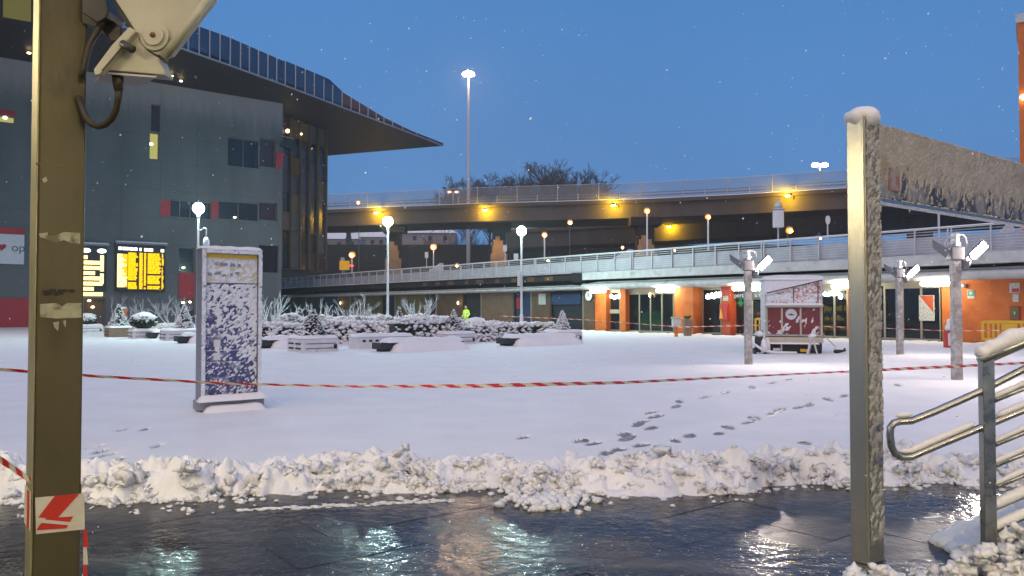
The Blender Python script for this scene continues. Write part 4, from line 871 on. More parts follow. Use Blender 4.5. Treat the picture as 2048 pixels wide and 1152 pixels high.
# ------------------------------------------------------------------ planters, snowy shrubs, hedges, benches
def planter(px, py, label, su_=1.4, sv_=1.4, h=.52, mat='planter_white'):
    c = gp(px, py); u, v = toUV(c); t = uthing('planter', label, 'planter', u, v, group='white slotted concrete planters')      # px,py: nearest bottom corner
    bx('tub', mat, t, 0, su_, 0, sv_, 0, h, bevel=.025)
    for k in range(2):
        for q in range(2):
            bx('slot', 'black', t, -.012, -.002, .16+k*.62, .62+k*.62, .13+q*.17, .19+q*.17); 
    for q in range(2): bx('groove', 'galv_dark', t, .12, su_-.12, -.012, -.002, .15+q*.17, .18+q*.17)
    bx('lug', 'black', t, su_-.2, su_-.08, -.016, -.002, .14, .3)
    m = MB(); snowpad(m, 0, su_, 0, sv_, h, .11, .1); m.build('snow_cap', 'snow', t, smooth=True)
    return t, u+su_/2, v+sv_/2
def conetree(u, v, z, hh, rad, label, snowy=.7):
    t = uthing('cone_tree', label, 'topiary tree', u, v, z, 'cone-shaped snowy evergreens'); fo, sn = MB(), MB()
    part('trunk', 'bark', t, lambda m: m.tube([(0, 0, -.05), (0, 0, hh*.8)], [.05, .02], 6))
    fo.lathe([(rad*.75, .06), (rad*.8, hh*.15), (rad*.4, hh*.6), (.02, hh*.92)], (0, 0, 0), 12)
    for k in range(620):
        q = 1-math.sqrt(random.random()); q = min(q, .98); a = random.uniform(0, 6.28); rr = rad*(1-q)**.92*random.uniform(.82, 1.08)+.015; c = Vector((rr*math.cos(a), rr*math.sin(a), .05+q*hh))
        m = sn if random.random() < snowy+.22*q-.18*math.sin(a+TH+math.pi/2)*0 else fo; s = random.uniform(.03, .085)*(1-.4*q)
        e1 = Vector((math.cos(a), math.sin(a), random.uniform(-.7, .1)))*s*1.5; e2 = Vector((-math.sin(a), math.cos(a), random.uniform(-.4, .4)))*s
        if m is sn: m.blob(c, s*.75, 1, (1.1, 1.1, .7), .5)
        else: m.quad(c-e1-e2, c+e1-e2*.4, c+e1+e2*.4, c-e1+e2)
    stuff(fo.build('foliage', 'foliage', t)); stuff(sn.build('snow', 'snow', t, smooth=True))
def roundbush(u, v, z, r, label, sq=.75):
    t = uthing('round_bush', label, 'bush', u, v, z, 'round clipped snowy bushes'); fo = MB()
    fo.blob((0, 0, r*sq*.9), r*.92, 3, (1, 1, sq), .08)
    for k in range(260):
        a = random.uniform(0, 6.28); q = random.uniform(-.5, .6); c = Vector((r*math.cos(a)*math.sqrt(1-q*q), r*math.sin(a)*math.sqrt(1-q*q), r*sq*(.9+q))); s = r*.09; e1 = Vector((random.gauss(0, 1), random.gauss(0, 1), random.gauss(0, 1))).normalized()*s; e2 = Vector((random.gauss(0, 1), random.gauss(0, 1), 1)).normalized()*s; fo.quad(c-e1-e2, c+e1-e2, c+e1+e2, c-e1+e2)
    fo.build('foliage', 'foliage', t); sn = MB(); sn.blob((0, 0, r*sq*1.15), r*.97, 3, (1, 1, sq*.85), .10)
    for k in range(70):
        a = random.uniform(0, 6.28); q = random.uniform(-.3, .9); sn.blob((r*math.cos(a)*math.sqrt(1-q*q), r*math.sin(a)*math.sqrt(1-q*q), r*sq*(1+q*.95)), r*random.uniform(.06, .14), 1, (1, 1, .7), .4)
    stuff(sn.build('snow', 'snow', t, smooth=True))
def shrub(px, d, h, label, n=9, spread=.45, w_=.7):
    p = at(px, 617, d); rng = random.Random(px*3+1); t = thing('bare_shrub', label, 'shrub', (p.x, p.y, 0), group='frosted bare shrubs'); m = MB()
    for k in range(n):
        a = 2*math.pi*k/n+rng.random(); branch(m, Vector((.06*math.cos(a), .06*math.sin(a), .1)), Vector((math.cos(a)*w_, math.sin(a)*w_, 1.1)).normalized(), h*.36, .034, 3, rng, spread, .7, 2)
    z = max(v[2] for v in m.v); m.v = [(v[0]*h/z, v[1]*h/z, v[2]*h/z) for v in m.v]; m.build('twigs', 'frost_twig', t); part('stem', 'bark', t, lambda b: b.tube([(0, 0, 0), (0, 0, .25)], [.09, .06], 6))
def hedge(px0, px1, d0, d1, h, label, snowy=.8, wd=1.0):
    a, b = at(px0, 617, d0), at(px1, 617, d1); a.z = b.z = 0; t = thing('hedge', label, 'hedge', (a.x, a.y, 0), group='snow-laden hedges'); d = (b-a); Ln = d.length; d.normalize(); n = Vector((-d.y, d.x, 0)); fo, sn = MB(), MB()
    fo.obox(a+d*Ln/2+n*wd/2+Vector((0, 0, h*.42)), d*(Ln/2-.1), n*(wd/2-.08), (0, 0, h*.40))
    for k in range(int(Ln*240)):
        s, q, z = random.uniform(0, Ln), random.random(), random.random()
        if random.random() < .45: z = random.uniform(.86, 1.05)
        else: q = random.choice((random.uniform(-.05, .08), random.uniform(.9, 1.05), random.uniform(-.05, .08)))
        hl = h*(1+.16*mnoise.noise(Vector((s*.9, px0, 0)))+.1*mnoise.noise(Vector((s*2.7, px0, 5)))); c = a+d*s+n*q*wd+Vector((0, 0, z*hl))
        m = sn if random.random() < .10+snowy*(.78+.3*z) and mnoise.noise(c*1.3) > -.62+.42*(1-z) else fo; r = random.uniform(.03, .10)
        if m is sn: m.blob(c, r*1.05, 1, (1.3, 1.3, .8), .6)
        else:
            e1 = Vector((random.gauss(0, 1), random.gauss(0, 1), random.gauss(0, 1))).normalized()*r; e2 = e1.cross(Vector((random.gauss(0, 1), random.gauss(0, 1), random.gauss(0, 1)))).normalized()*r*.6; m.quad(c-e1, c+e2, c+e1, c-e2)
    stuff(fo.build('foliage', 'foliage', t, world=True)); stuff(sn.build('snow', 'snow', t, smooth=True, world=True))
def bench(px, py, length, label, depth=.7):
    c = gp(px, py); u, v = toUV(c); t = uthing('stone_bench', label, 'bench', u, v, group='low black stone benches'); m = MB()
    bx('seat', 'black_stone', t, 0, length, 0, depth, .12, .36, bevel=.015); bx('plinth', 'black', t, .15, length-.15, .08, depth-.08, 0, .12)
    snowpad(m, .28, length, -.06, depth, .36, .16, .12, .35); m.build('snow_cap', 'snow', t, smooth=True)
    m = MB(); snowpad(m, .42, length+.1, -.42, .55, .0, .40, .1, .12); m.build('snow_drift', 'snow', t, smooth=True)
_, u, v = planter(597+8, 707, 'white slotted planter with four slots, nearest left of the hedge'); conetree(u, v, .55, 1.08, .48, 'dark cone tree in the nearest white planter', .52)
_, u, v = planter(896, 691, 'white planter behind the long stone bench', 1.5, 1.4, .5); conetree(u, v, .52, 1.05, .38, 'cone tree in the planter behind the long bench', .58)
_, u, v = planter(1118, 686, 'white planter at the right end of the hedge', 1.5, 1.2, .5); conetree(u, v, .52, .98, .36, 'cone tree at the right end of the hedge, left of the shops', .74)
_, u, v = planter(218, 676, 'small planter with brown slots below the departure boards', 1.2, 1.2, .55, 'tan_panel'); conetree(u, v, .6, 1.25, .50, 'pinkish snowy cone tree below the overexposed board', .8)
_, u, v = planter(266, 679, 'low planter holding the round bush under the departure boards', 1.3, 1.2, .45); roundbush(u, v, .5, .62, 'round snow-capped bush below the large departure board')
_, u, v = planter(333, 683, 'white planter just left of the information pylon', 2.0, 1.3, .52); conetree(u, v, .55, 1.25, .46, 'bright white cone tree just left of the information pylon', .95)
_, u, v = planter(150, 668, 'planter peeping out from behind the near steel post', 1.6, 1.2, .5); roundbush(u, v, .5, .55, 'small round bush at the edge of the near steel post')
c = toUV(at(799, 617, 41)); conetree(c[0], c[1], 0.05, 1.7, .45, 'bright white cone tree behind the hedge, right of the globe lamp', 1.0)
c = toUV(at(600, 617, 43)); conetree(c[0], c[1], 0.05, 1.65, .5, 'snowy cone tree partly behind the dark cone tree', .9)
c = toUV(at(678, 617, 39)); roundbush(c[0], c[1], .1, .62, 'round snowy bush behind the hedge right of the dark cone tree'); c = toUV(at(950, 617, 38)); roundbush(c[0], c[1], .1, .72, 'large round snowy bush beside the worker')
bench(762, 706, 3.6, 'long snow-covered black stone bench in front of the hedge'); bench(1012, 694, 4.0, 'snow-covered black stone bench at the right end of the hedge')
bench(356, 689, 2.4, 'black stone bench edge just left of the information pylon'); bench(296, 679, 1.6, 'short black stone bench under the departure boards'); bench(521, 699, 2.2, 'black stone bench just right of the information pylon')
c = gp(744+22, 701); u, v = toUV(c); t = uthing('slatted_planter', 'low white trough with a row of holes behind the long bench', 'planter', u, v+.9); bx('trough', 'planter_white', t, -.6, 1.9, 0, .8, 0, .50, bevel=.02)
for k in range(8): bx('hole', 'black', t, -.4+k*.28, -.26+k*.28, -.012, -.002, .30, .38)
m = MB(); snowpad(m, -.6, 1.9, 0, .8, .5, .12, .12); m.build('snow_cap', 'snow', t, smooth=True)
hedge(515, 640, 34, 34.5, .95, 'snowy hedge between the pylon and the dark cone tree', .85); hedge(640, 800, 34.8, 35.5, 1.0, 'snow-laden hedge behind the gap between planter and bench', .9); hedge(790, 930, 34.3, 36, 1.12, 'dark-leaved snowy hedge in the middle behind the long bench', .68); hedge(945, 1110, 37, 40, .85, 'low snowy hedge behind the right bench', .8); hedge(560, 900, 39, 42, 1.15, 'rear hedge thick with snow under the bare shrubs', 1.0); hedge(255, 390, 52, 50, .55, 'low snowy hedge below the large departure board', .95)
for px, d, h, n, sp_, ww, lb in ((245, 58, 2.6, 8, .5, .7, 'bare frosted shrub under the left edge of the large departure board'), (292, 57, 2.5, 9, .5, .9, 'spreading frosted shrub under the right edge of the large board'), (345, 56, 2.6, 9, .5, .9, 'frosted shrub under the red wall panel'), (538, 46, 2.7, 9, .35, .45, 'tall frosted shrub right beside the information pylon'), (640, 45, 2.2, 7, .4, .5, 'thin frosted shrub behind the dark cone tree'), (708, 45, 2.55, 10, .45, .6, 'many-stemmed frosted shrub left of the middle globe lamp'), (745, 46, 1.9, 8, .5, .7, 'low frosted shrub touching the middle globe lamp pole'), (838, 45, 2.4, 12, .4, .5, 'dense frosted shrub right of the white cone tree'), (578, 46, 2.0, 7, .5, .6, 'pale frosted shrub between pylon and cone trees')):
    shrub(px, d, h, lb, n, sp_, ww)
p = at(247, 617, 53); t = thing('litter_bin', 'orange bin post below the large departure board', 'bin', (p.x, p.y, 0)); part('post', 'orange', t, lambda m: m.lathe([(.16, 0), (.16, .9), (.22, .95), (.22, 1.55), (.16, 1.6)], (0, 0, 0), 12)); m = MB(); snowpad(m, -.17, .17, -.17, .17, 1.6, .12, .06); m.build('snow_cap', 'snow', t, smooth=True)

# ------------------------------------------------------------------ worker in high-visibility jacket
def person():
    p = at(932, 617, 55.5); t = thing('person', 'person in a yellow high-visibility jacket behind the snowy bush', 'person', (p.x, p.y, .03), rz=R(-35))
    J = {'pel': (0, 0, .95, .15), 'chest': (0, .02, 1.28, .17), 'neck': (0, .01, 1.50, .065), 'head0': (0, -.02, 1.60, .085), 'head1': (0, -.03, 1.70, .095), 'head2': (0, -.02, 1.78, .06)}
    for s, k in ((-1, 'l'), (1, 'r')):
        J[k+'sh'] = (s*.19, .02, 1.42, .075); J[k+'el'] = (s*.27, .03, 1.14, .055); J[k+'wr'] = (s*.22, -.16, .98, .04); J[k+'ha'] = (s*.20, -.23, .95, .035)
        J[k+'hip'] = (s*.10, 0, .88, .10); J[k+'kn'] = (s*.12, -.04*s, .48, .068); J[k+'an'] = (s*.13, .03*s, .09, .05); J[k+'to'] = (s*.14, .03*s-.16, .04, .045)
    ks = list(J); E = [('pel', 'chest'), ('chest', 'neck'), ('neck', 'head0'), ('head0', 'head1'), ('head1', 'head2')]
    for k in 'lr': E += [('chest', k+'sh'), (k+'sh', k+'el'), (k+'el', k+'wr'), (k+'wr', k+'ha'), ('pel', k+'hip'), (k+'hip', k+'kn'), (k+'kn', k+'an'), (k+'an', k+'to')]
    me = bpy.data.meshes.new('body'); me.from_pydata([J[k][:3] for k in ks], [(ks.index(a), ks.index(b)) for a, b in E], []); o = bpy.data.objects.new('body', me); COL.objects.link(o)
    sk = o.modifiers.new('skin', 'SKIN'); sl = me.skin_vertices[0].data
    for i, k in enumerate(ks): sl[i].radius = (J[k][3], J[k][3]); sl[i].use_root = (k == 'pel')
    o.modifiers.new('sub', 'SUBSURF').levels = 2
    dg = bpy.context.evaluated_depsgraph_get(); m2 = bpy.data.meshes.new_from_object(o.evaluated_get(dg)); bpy.data.objects.remove(o)
    m2.materials.clear()
    for q in ('hi_vis', 'cloth_dark', 'skin'): m2.materials.append(MATS[q])
    for f in m2.polygons:
        c = f.center; f.material_index = 2 if c.z > 1.52 or (c.y < -.19 and c.z > .85) else (0 if c.z > .86 else 1); f.use_smooth = True
    b = bpy.data.objects.new('body', m2); COL.objects.link(b); b.parent = t
    part('hair', 'hair', t, lambda m: m.blob((0, .015, 1.73), .115, 2, (1, 1, .85), .08), smooth=True)
    part('nose', 'skin', t, lambda m: m.blob((0, -.135, 1.66), .022, 1, (1, 1.2, 1), 0))
    for s in (-1, 1):
        part('ear', 'skin', t, lambda m: m.blob((s*.105, -.01, 1.66), .03, 1, (.4, 1, 1.3), 0)); part('eye', 'black', t, lambda m: m.blob((s*.04, -.118, 1.69), .013, 1, (1, .6, 1), 0))
    for z in (1.05, 1.22): part('reflective_band', 'white_paint', t, lambda m: m.lathe([(.196, z), (.2, z+.05)], (0, .015, 0), 14))
person()

# ------------------------------------------------------------------ market trailer and things around it
c = gp(1588, 709); t = thing('market_trailer', 'red and white market trailer crusted with snow before the shops', 'trailer', (c.x, c.y, 0), R(-13))
W2 = .96; D = 1.9; zt = 2.74
bx('body', 'white_paint', t, -W2, W2, .06, D, .62, zt-.12, bevel=.03)
for x0, x1 in ((-W2+.10, -.42), (-.36, .20), (.26, W2-.10)): bx('red_panel', 'trailer_red', t, x0, x1, .02, .058, .70, 1.62)
for x in (-W2+.045, -.39, .23, W2-.045): bx('stile', 'trailer_beige', t, x-.03, x+.03, -.01, .057, .64, 1.66)
bx('ledge', 'trailer_beige', t, -W2, W2, -.14, .056, 1.66, 1.72); m = MB(); snowpad(m, -W2, W2, -.14, .04, 1.72, .07, .08); m.build('ledge_snow', 'snow', t, smooth=True)
part('flap', 'trailer_frosted', t, lambda m: m.prism([(-W2+.06, -.02, 1.73), (W2-.06, -.02, 1.73), (W2-.06, .0, 2.56), (-W2+.06, 0, 2.12)], (0, .055, 0)))
part('flap_frame', 'rust', t, lambda m: (m.tube([(-W2+.06, -.05, 2.14), (W2-.02, -.05, 2.58)], .022, 6), m.tube([(.0, -.05, 1.74), (0, -.05, 2.34)], .016, 6), m.tube([(W2-.16, -.05, 1.74), (W2-.16, -.05, 2.52)], .016, 6)))
part('snow_slab', 'stuck_snow', t, lambda m: m.prism([(-W2-.02, -.06, 2.06), (W2+.03, -.06, 2.60), (W2+.03, .04, zt), (-W2-.02, .04, zt)], (0, .2, 0)), bevel=.03)
m = MB(); snowpad(m, -W2-.03, W2+.05, 0, D, zt-.13, .16, .12); m.build('roof_snow', 'snow', t, smooth=True)
m = MB(); snowsheet(m, (-W2+.1, .0195, .71), (2*W2-.2, 0, 0), (0, 0, .88), (0, -1, 0), .016, 9, lambda a, b: .50+.16*b+.06*sst(.66, .7, a), .03, .003, 1.0, 2.4, 100); snowsheet(m, (-W2+.06, -.021, 1.74), (2*W2-.12, 0, 0), (0, 0, .38), (0, -1, 0), .016, 8, lambda a, b: .46+.0*b, .03, .003, .5, 1.6, 105); clumps(m, (-W2+.06, -.03, 2.06), (1.85, 0, .44), (0, 0, .07), (0, -1, 0), 90, .012, .03); stuff(m.build('stuck_snow', 'stuck_snow', t, smooth=True))
lg = part('round_logo', 'white_paint', t, lambda m: m.tube([(-.08, .018, 1.40), (-.08, .008, 1.40)], .19, 20)); part('logo_mark', 'plum', lg, lambda m: m.prism([(-.16, .006, 1.36), (.0, .006, 1.36), (.02, .006, 1.41), (-.05, .006, 1.40), (-.08, .006, 1.44), (-.12, .006, 1.40), (-.17, .006, 1.42)], (0, -.006, 0)))
bx('bumper', 'trailer_beige', t, -W2, W2, -.10, .05, .40, .60, bevel=.04); m = MB(); snowpad(m, -W2+.12, W2-.15, -.17, -.02, .37, .06, .05); m.build('bumper_snow', 'snow', t, smooth=True)
bx('chassis_shade', 'black', t, -W2+.14, W2-.14, .1, D-.1, .06, .61)  # chassis block, black and carried near the ground to paint the shade beneath
for s in (-1, 1):
    wh = part('wheel', 'black', t, lambda m: m.tube([(s*.84-.09, .35, .30), (s*.84+.09, .35, .30)], .30, 18)); part('rim', 'galv_dark', wh, lambda m: m.tube([(s*.84-.095, .35, .30), (s*.84+.095, .35, .30)], .16, 12))
for x in (-.42, .48): part('stay', 'galv', t, lambda m: m.tube([(x, -.05, .4), (x, -.05, .0)], .03, 6))
bx('lamp_plate', 'white_paint', t, -.70, -.46, -.06, -.05, .12, .22); bx('lamp_plate', 'yellow_plastic', t, .20, .42, -.06, -.05, .10, .20)
c = gp(1648, 708); t = thing('broom', 'broom with dark bristles leaning against the trailer corner', 'broom', (c.x, c.y, .05)); part('handle', 'trailer_beige', t, lambda m: m.tube([(-.12, .05, .78), (.44, -.12, .12)], .018, 6)); part('head', 'black', t, lambda m: m.obox((.5, -.13, .07), (.2, .02, .05), (0, .07, 0), (-.02, 0, .06)), bevel=.02); m = MB(); m.blob((.48, -.13, .14), .15, 2, (1.3, .6, .4), .2); m.build('snow_cap', 'snow', t, smooth=True)
c = gp(1625, 712); t = thing('trestle', 'snow-covered trestle legs in front of the trailer corner', 'trestle', (c.x, c.y, 0))
for a, b in ((-.22, -.02), (.18, .0), (-.05, .25)): part('leg', 'frost_twig', t, lambda m: m.tube([(a, b, 0), (0, 0, .66)], .028, 6))
m = MB(); m.blob((0, 0, .68), .1, 2, (1.4, .8, .7), .3); m.build('snow_cap', 'snow', t, smooth=True)
c = gp(1521, 710); t = thing('hand_cart', 'dark folded hand cart with snow left of the trailer', 'cart', (c.x, c.y, 0)); part('bag', 'cloth_dark', t, lambda m: m.blob((0, .1, .40), .22, 2, (.8, .7, 1.4), .3), smooth=True); part('frame', 'galv_dark', t, lambda m: m.tube([(-.1, .12, 0), (-.14, .15, .85), (.12, .15, .85), (.16, .12, 0)], .02, 6)); m = MB(); m.blob((.12, -.02, .32), .2, 2, (.6, .6, 1.4), .4); m.blob((0, .1, .72), .16, 2, (1, 1, .7), .3); m.blob((.28, .1, .3), .16, 2, (.6, .6, 1.9), .4); m.build('snow_cap', 'snow', t, smooth=True)
for s in (-1, 1): part('wheel', 'black', t, lambda m: m.tube([(s*.18-.03, .12, .12), (s*.18+.03, .12, .12)], .12, 12))
t = thing('rope', 'thick snow-covered rope lying from the post to the trailer', 'rope', (c.x, c.y, 0)); part('snow_strand', 'snow', t, lambda m: m.tube([(-.42, .1, .62), (-.2, 0, .36), (.1, -.08, .15), (.5, -.1, .09), (1.2, -.12, .08)], .045, 8), smooth=True)

def barrier(loc, rz, label):
    t = thing('barrier', label, 'barrier', loc, rz, group='yellow plastic barriers'); Ln = 2.0
    bx('top_rail', 'yellow_plastic', t, .08, Ln, -.04, .04, .95, 1.08, bevel=.03); bx('bottom_rail', 'yellow_plastic', t, .08, Ln, -.04, .04, .22, .36, bevel=.03); bx('end_rail', 'yellow_plastic', t, 0, .10, -.045, .045, .24, 1.05, bevel=.04); bx('end_rail', 'yellow_plastic', t, Ln-.02, Ln+.08, -.045, .045, .24, 1.05, bevel=.04)
    bx('panel', 'yellow_plastic', t, .72, 1.28, -.03, .03, .62, .951)
    for x in (.22, .40, .58, .72, .96, 1.22, 1.40, 1.58, 1.76): bx('slat', 'yellow_plastic', t, x, x+.07, -.031, .031, .355, .955 if not .7 < x < 1.25 else .625)
    for x in (.35, 1.65): bx('foot', 'yellow_plastic', t, x, x+.1, -.25, .25, 0, .225, bevel=.02)
    return t
b0 = at(1962, 617, 33.2); brr = barrier((b0.x, b0.y, .02), R(-22), 'yellow plastic barrier before the orange wall, at the right edge')
b1 = at(1509, 617, 43.0); dup(brr, (b1.x, b1.y, .02), R(-20), 'yellow plastic barrier partly hidden by the trailer')
c = gp(1899, 697); t = thing('extinguisher', 'red extinguisher stand with white label and snow behind the right lamp post', 'fire extinguisher', (c.x, c.y, 0)); bx('frame', 'red_plastic', t, -.19, .19, -.1, .12, .0, .70, bevel=.02); bx('label', 'white_paint', t, -.11, .11, -.112, -.102, .12, .62); part('valve', 'black', t, lambda m: m.lathe([(.08, .7), (.06, .82), (.1, .9), (.05, 1.0)], (0, 0, 0), 10)); m = MB(); m.blob((0, 0, .86), .17, 2, (.9, .7, 1.0), .3); m.blob((0, 0, 1.08), .09, 2, (1, 1, 1.3), .3); m.build('snow_cap', 'snow', t, smooth=True)
b = at(1352, 617, 44.5); t = thing('litter_bin', 'pale square bin with flat lid beside the lit orange wall', 'bin', (b.x, b.y, 0)); bx('body', 'concrete_white', t, -.22, .22, -.2, .2, .55, 1.02, bevel=.04); bx('lid', 'trailer_beige', t, -.25, .25, -.23, .23, 1.03, 1.14, bevel=.02); part('stem', 'orange', t, lambda m: m.lathe([(.14, 0), (.1, .1), (.1, .55)], (0, 0, 0), 10))
b = at(1375, 617, 45.6); t = thing('flower_pot', 'pale pot with green plant before the orange wall', 'plant', (b.x, b.y, 0)); part('pot', 'tan_panel', t, lambda m: m.lathe([(.22, 0), (.3, .6), (.32, .95), (.28, 1.0)], (0, 0, 0), 14)); m = MB()
pmat('leaf', (.05, .14, .02), .6)
for k in range(60):
    a = random.uniform(0, 6.28); e = Vector((math.cos(a), math.sin(a), random.uniform(.1, .9)))*random.uniform(.15, .35); s = Vector((-math.sin(a), math.cos(a), 0))*.05; o_ = Vector((0, 0, 1.0)); m.quad(o_, o_+e*.5+s, o_+e, o_+e*.5-s)
m.build('leaves', 'leaf', t)

# ------------------------------------------------------------------ winged lamp posts on the right of the square
def winged(label, snowside=True):
    t = thing('winged_lamp', label, 'street lamp', (0, 0, 0), group='winged lamp posts by the shops')
    bx('post', 'post_grey', t, -.095, .095, -.08, .08, 0, 3.02, bevel=.012)
    m = MB(); clumps(m, (-.095, -.08, .2), (.19, 0, 0), (0, 0, 2.8), (0, -1, 0), 40, .005, .011); clumps(m, (-.10, -.06, 3.02), (.2, 0, 0), (0, .12, 0), (0, 0, 1), 14, .03, .06); stuff(m.build('stuck_snow', 'stuck_snow', t, smooth=True))
    bx('hub', 'galv_dark', t, -.15, .15, -.12, .12, 2.66, 2.96, bevel=.03); bx('spine', 'white_paint', t, -.05, .05, -.10, .10, 2.96, 3.26, bevel=.02)
    part('hoop', 'frost_twig', t, lambda m: m.tube([(.04, -.02, 3.2), (.14, -.02, 3.24), (.22, -.02, 3.16), (.25, -.02, 3.0), (.22, -.02, 2.86), (.16, -.02, 2.82)], .022, 6)); part('hoop', 'frost_twig', t, lambda m: m.tube([(-.04, -.02, 3.16), (-.16, -.02, 3.17), (-.24, -.02, 3.04), (-.22, -.02, 2.86)], .026, 6))
    part('wing', 'galv_dark', t, lambda m: m.prism([(-.16, -.05, 2.90), (-.52, .0, 3.14), (-.46, .12, 2.98), (-.18, .08, 2.74)], (.01, -.02, -.03)))
    a = part('wing', 'galv', t, lambda m: m.prism([(.15, -.06, 2.66), (.46, -.14, 2.98), (.52, .10, 3.02), (.2, .12, 2.70)], (.02, .01, -.035)))
    ax = Vector((.30, -.02, .29)).normalized(); n = Vector((.12, -.80, -.42)); n = (n-ax*n.dot(ax)).normalized(); b_ = ax.cross(n)
    part('lamp_glass', 'lamp_white', a, lambda m: m.obox(Vector((.44, -.16, 2.86)), ax*.19, b_*.075, n*.02)); part('lamp_housing', 'galv_dark', a, lambda m: m.obox(Vector((.44, -.16, 2.86))-n*.055, ax*.21, b_*.095, n*.03))
    part('ballast', 'galv_dark', t, lambda m: m.lathe([(.04, 2.48), (.09, 2.54), (.1, 2.64), (.06, 2.7)], (.2, -.06, 0), 10))
    return t
wl = winged('winged lamp post left of the red trailer'); c = gp(1497, 731); wl.location = (c.x, c.y, 0)
c = gp(1800, 711); dup(wl, (c.x, c.y, 0), None, 'farther winged lamp post right behind the steel sign post'); c = gp(1914, 763); dup(wl, (c.x, c.y, 0), None, 'nearest winged lamp post in front of the orange wall')

# ------------------------------------------------------------------ information pylon
c = gp(401, 829); u, v = toUV(c); t = uthing('information_pylon', 'tall blue information pylon plastered with wind-blown snow', 'information pylon', u, v)
W, T, Z = .93, .26, 2.52
fr = MB(); fr.box(0, .06, 0, T, .05, Z); fr.box(W-.06, W, 0, T, .05, Z); fr.box(.06, W-.06, 0, T, Z-.07, Z); fr.box(.06, W-.06, .02, T, .05, .12); fr.build('frame', 'pylon_grey', t)
bx('back', 'pylon_grey', t, .06, W-.06, .07, T-.01, .12, Z-.07)
bx('panel', 'pylon_blue', t, .065, W-.065, .045, .068, .26, Z-.53); bx('header', 'pylon_yellow', t, .065, W-.065, .045, .068, Z-.525, Z-.072)
bx('header_strip', 'yellow_plastic', t, .07, W-.07, .038, .044, Z-.135, Z-.085)
for (x0, x1, z) in ((.18, .26, 2.27), (.28, .40, 2.26), (.43, .52, 2.25), (.55, .60, 2.25), (.10, .16, 2.10), (.2, .3, 2.12), (.32, .38, 2.08), (.44, .48, 2.1), (.52, .58, 2.12)): bx('lettering', 'pylon_grey', t, x0, x1, .040, .0445, z, z+.05)
for z in (1.17, .95, .77): bx('rule_line', 'white_paint', t, .09, .62, .041, .0445, z, z+.008)
for x, z in ((.25, 1.06), (.25, .86)): bx('pictogram', 'white_paint', t, x-.05, x+.05, .040, .0445, z-.05, z+.06)
m = MB()
snowsheet(m, (.066, .0445, .27), (W-.132, 0, 0), (0, 0, Z-.81), (0, -1, 0), .007, 34, lambda a, b: .60-.20*np.clip((b-.2)*1.7, 0, 1)-.14*sst(.6, 1, a)+.10*sst(.3, .05, a)*sst(.25, .4, b)*(1-sst(.65, .8, b)), .012, .0015, .6, 1.7, 60)
snowsheet(m, (.066, .0445, Z-.52), (W-.132, 0, 0), (0, 0, .36), (0, -1, 0), .007, 34, lambda a, b: .44+0*a, .006, .0015, .6, 1.7, 70)
clumps(m, (.0, -.002, .1), (.06, 0, 0), (0, 0, Z-.12), (0, -1, 0), 30, .006, .012)
for q_, w_, h_ in (((0, -.001, .1), .06, Z-.11), ((W-.06, -.001, .1), .06, Z-.11)): snowsheet(m, q_, (w_, 0, 0), (0, 0, h_), (0, -1, 0), .008, 14, lambda a, b: .30+0*a, .016, .001, 0, 1, 80)
snowsheet(m, (.06, -.001, Z-.068), (W-.12, 0, 0), (0, 0, .066), (0, -1, 0), .008, 14, lambda a, b: .26+0*a, .016, .001, 0, 1, 85)
stuff(m.build('stuck_snow', 'stuck_snow', t, smooth=True))
bx('skirt', 'pylon_grey', t, -.03, W+.03, -.06, T+.03, .06, .20, bevel=.01); m = MB(); snowpad(m, -.05, W+.05, -.16, .04, .20, .09, .05); snowpad(m, .02, W, -.22, -.02, .03, .12, .05); m.build('ledge_snow', 'snow', t, smooth=True)
m = MB(); snowpad(m, 0, W, 0, T, Z, .05, .05); m.build('snow_cap', 'snow', t, smooth=True)

# ------------------------------------------------------------------ steel sign post and board on the right
pc = at(1734, 617, 5.0); t = thing('sign_post', 'brushed steel post with long snow-plastered sign board on the right', 'sign', (pc.x, pc.y, 0), TH)
hx, hy, Z = .088, .062, 2.83
bx('post', 'steel', t, 0, 2*hx, 0, 2*hy, 0, Z, bevel=.004)
bx('edge_trim', 'post_edge', t, -.0035, -.0005, .004, .012, .05, Z-.01)
bx('rime_face', 'rime_grey', t, .002, 2*hx-.002, -.003, -.0006, .12, Z-.004)
m = MB(); snowsheet(m, (.002, -.003, .15), (2*hx-.004, 0, 0), (0, 0, Z-.16), (0, -1, 0), .006, 48, lambda a, b: .47-.04*b, .008, .0015, .9, 1.7, 90); stuff(m.build('stuck_snow', 'rime_pale', t, smooth=True))
m = MB(); m.blob((hx, hy, Z-.005), .115, 3, (1, .95, .62), .12); m.build('snow_cap', 'snow', t, smooth=True)
bl = 3.4; x0 = 2*hx+.012; z0, z1 = 2.33, 2.80
bd = bx('board', 'board_blue', t, x0, x0+bl, .03, .10, z0, z1-.23); bx('board_upper', 'board_frost', t, x0, x0+bl, .028, .10, z1-.229, z1)
bx('board_gap', 'black', t, 2*hx+.0005, x0-.001, .035, .095, z0-.02, z1-.01); bx('emblem', 'board_red', t, x0+.16, x0+.30, .022, .029, z0+.05, z0+.20)
m = MB(); snowsheet(m, (x0, .029, z0+.005), (bl, 0, 0), (0, 0, z1-z0-.01), (0, -1, 0), .008, 40, lambda a, b: .58-.40*sst(.02, .55, b), .006, .0015, 1.2, 1.8, 95, .3); stuff(m.build('board_snow', 'board_frost', t, smooth=True))
m = MB(); clumps(m, (x0, .03, z1), (bl, 0, 0), (0, .07, 0), (0, 0, 1), 900, .006, .012); stuff(m.build('board_top_snow', 'board_frost', t, smooth=True))
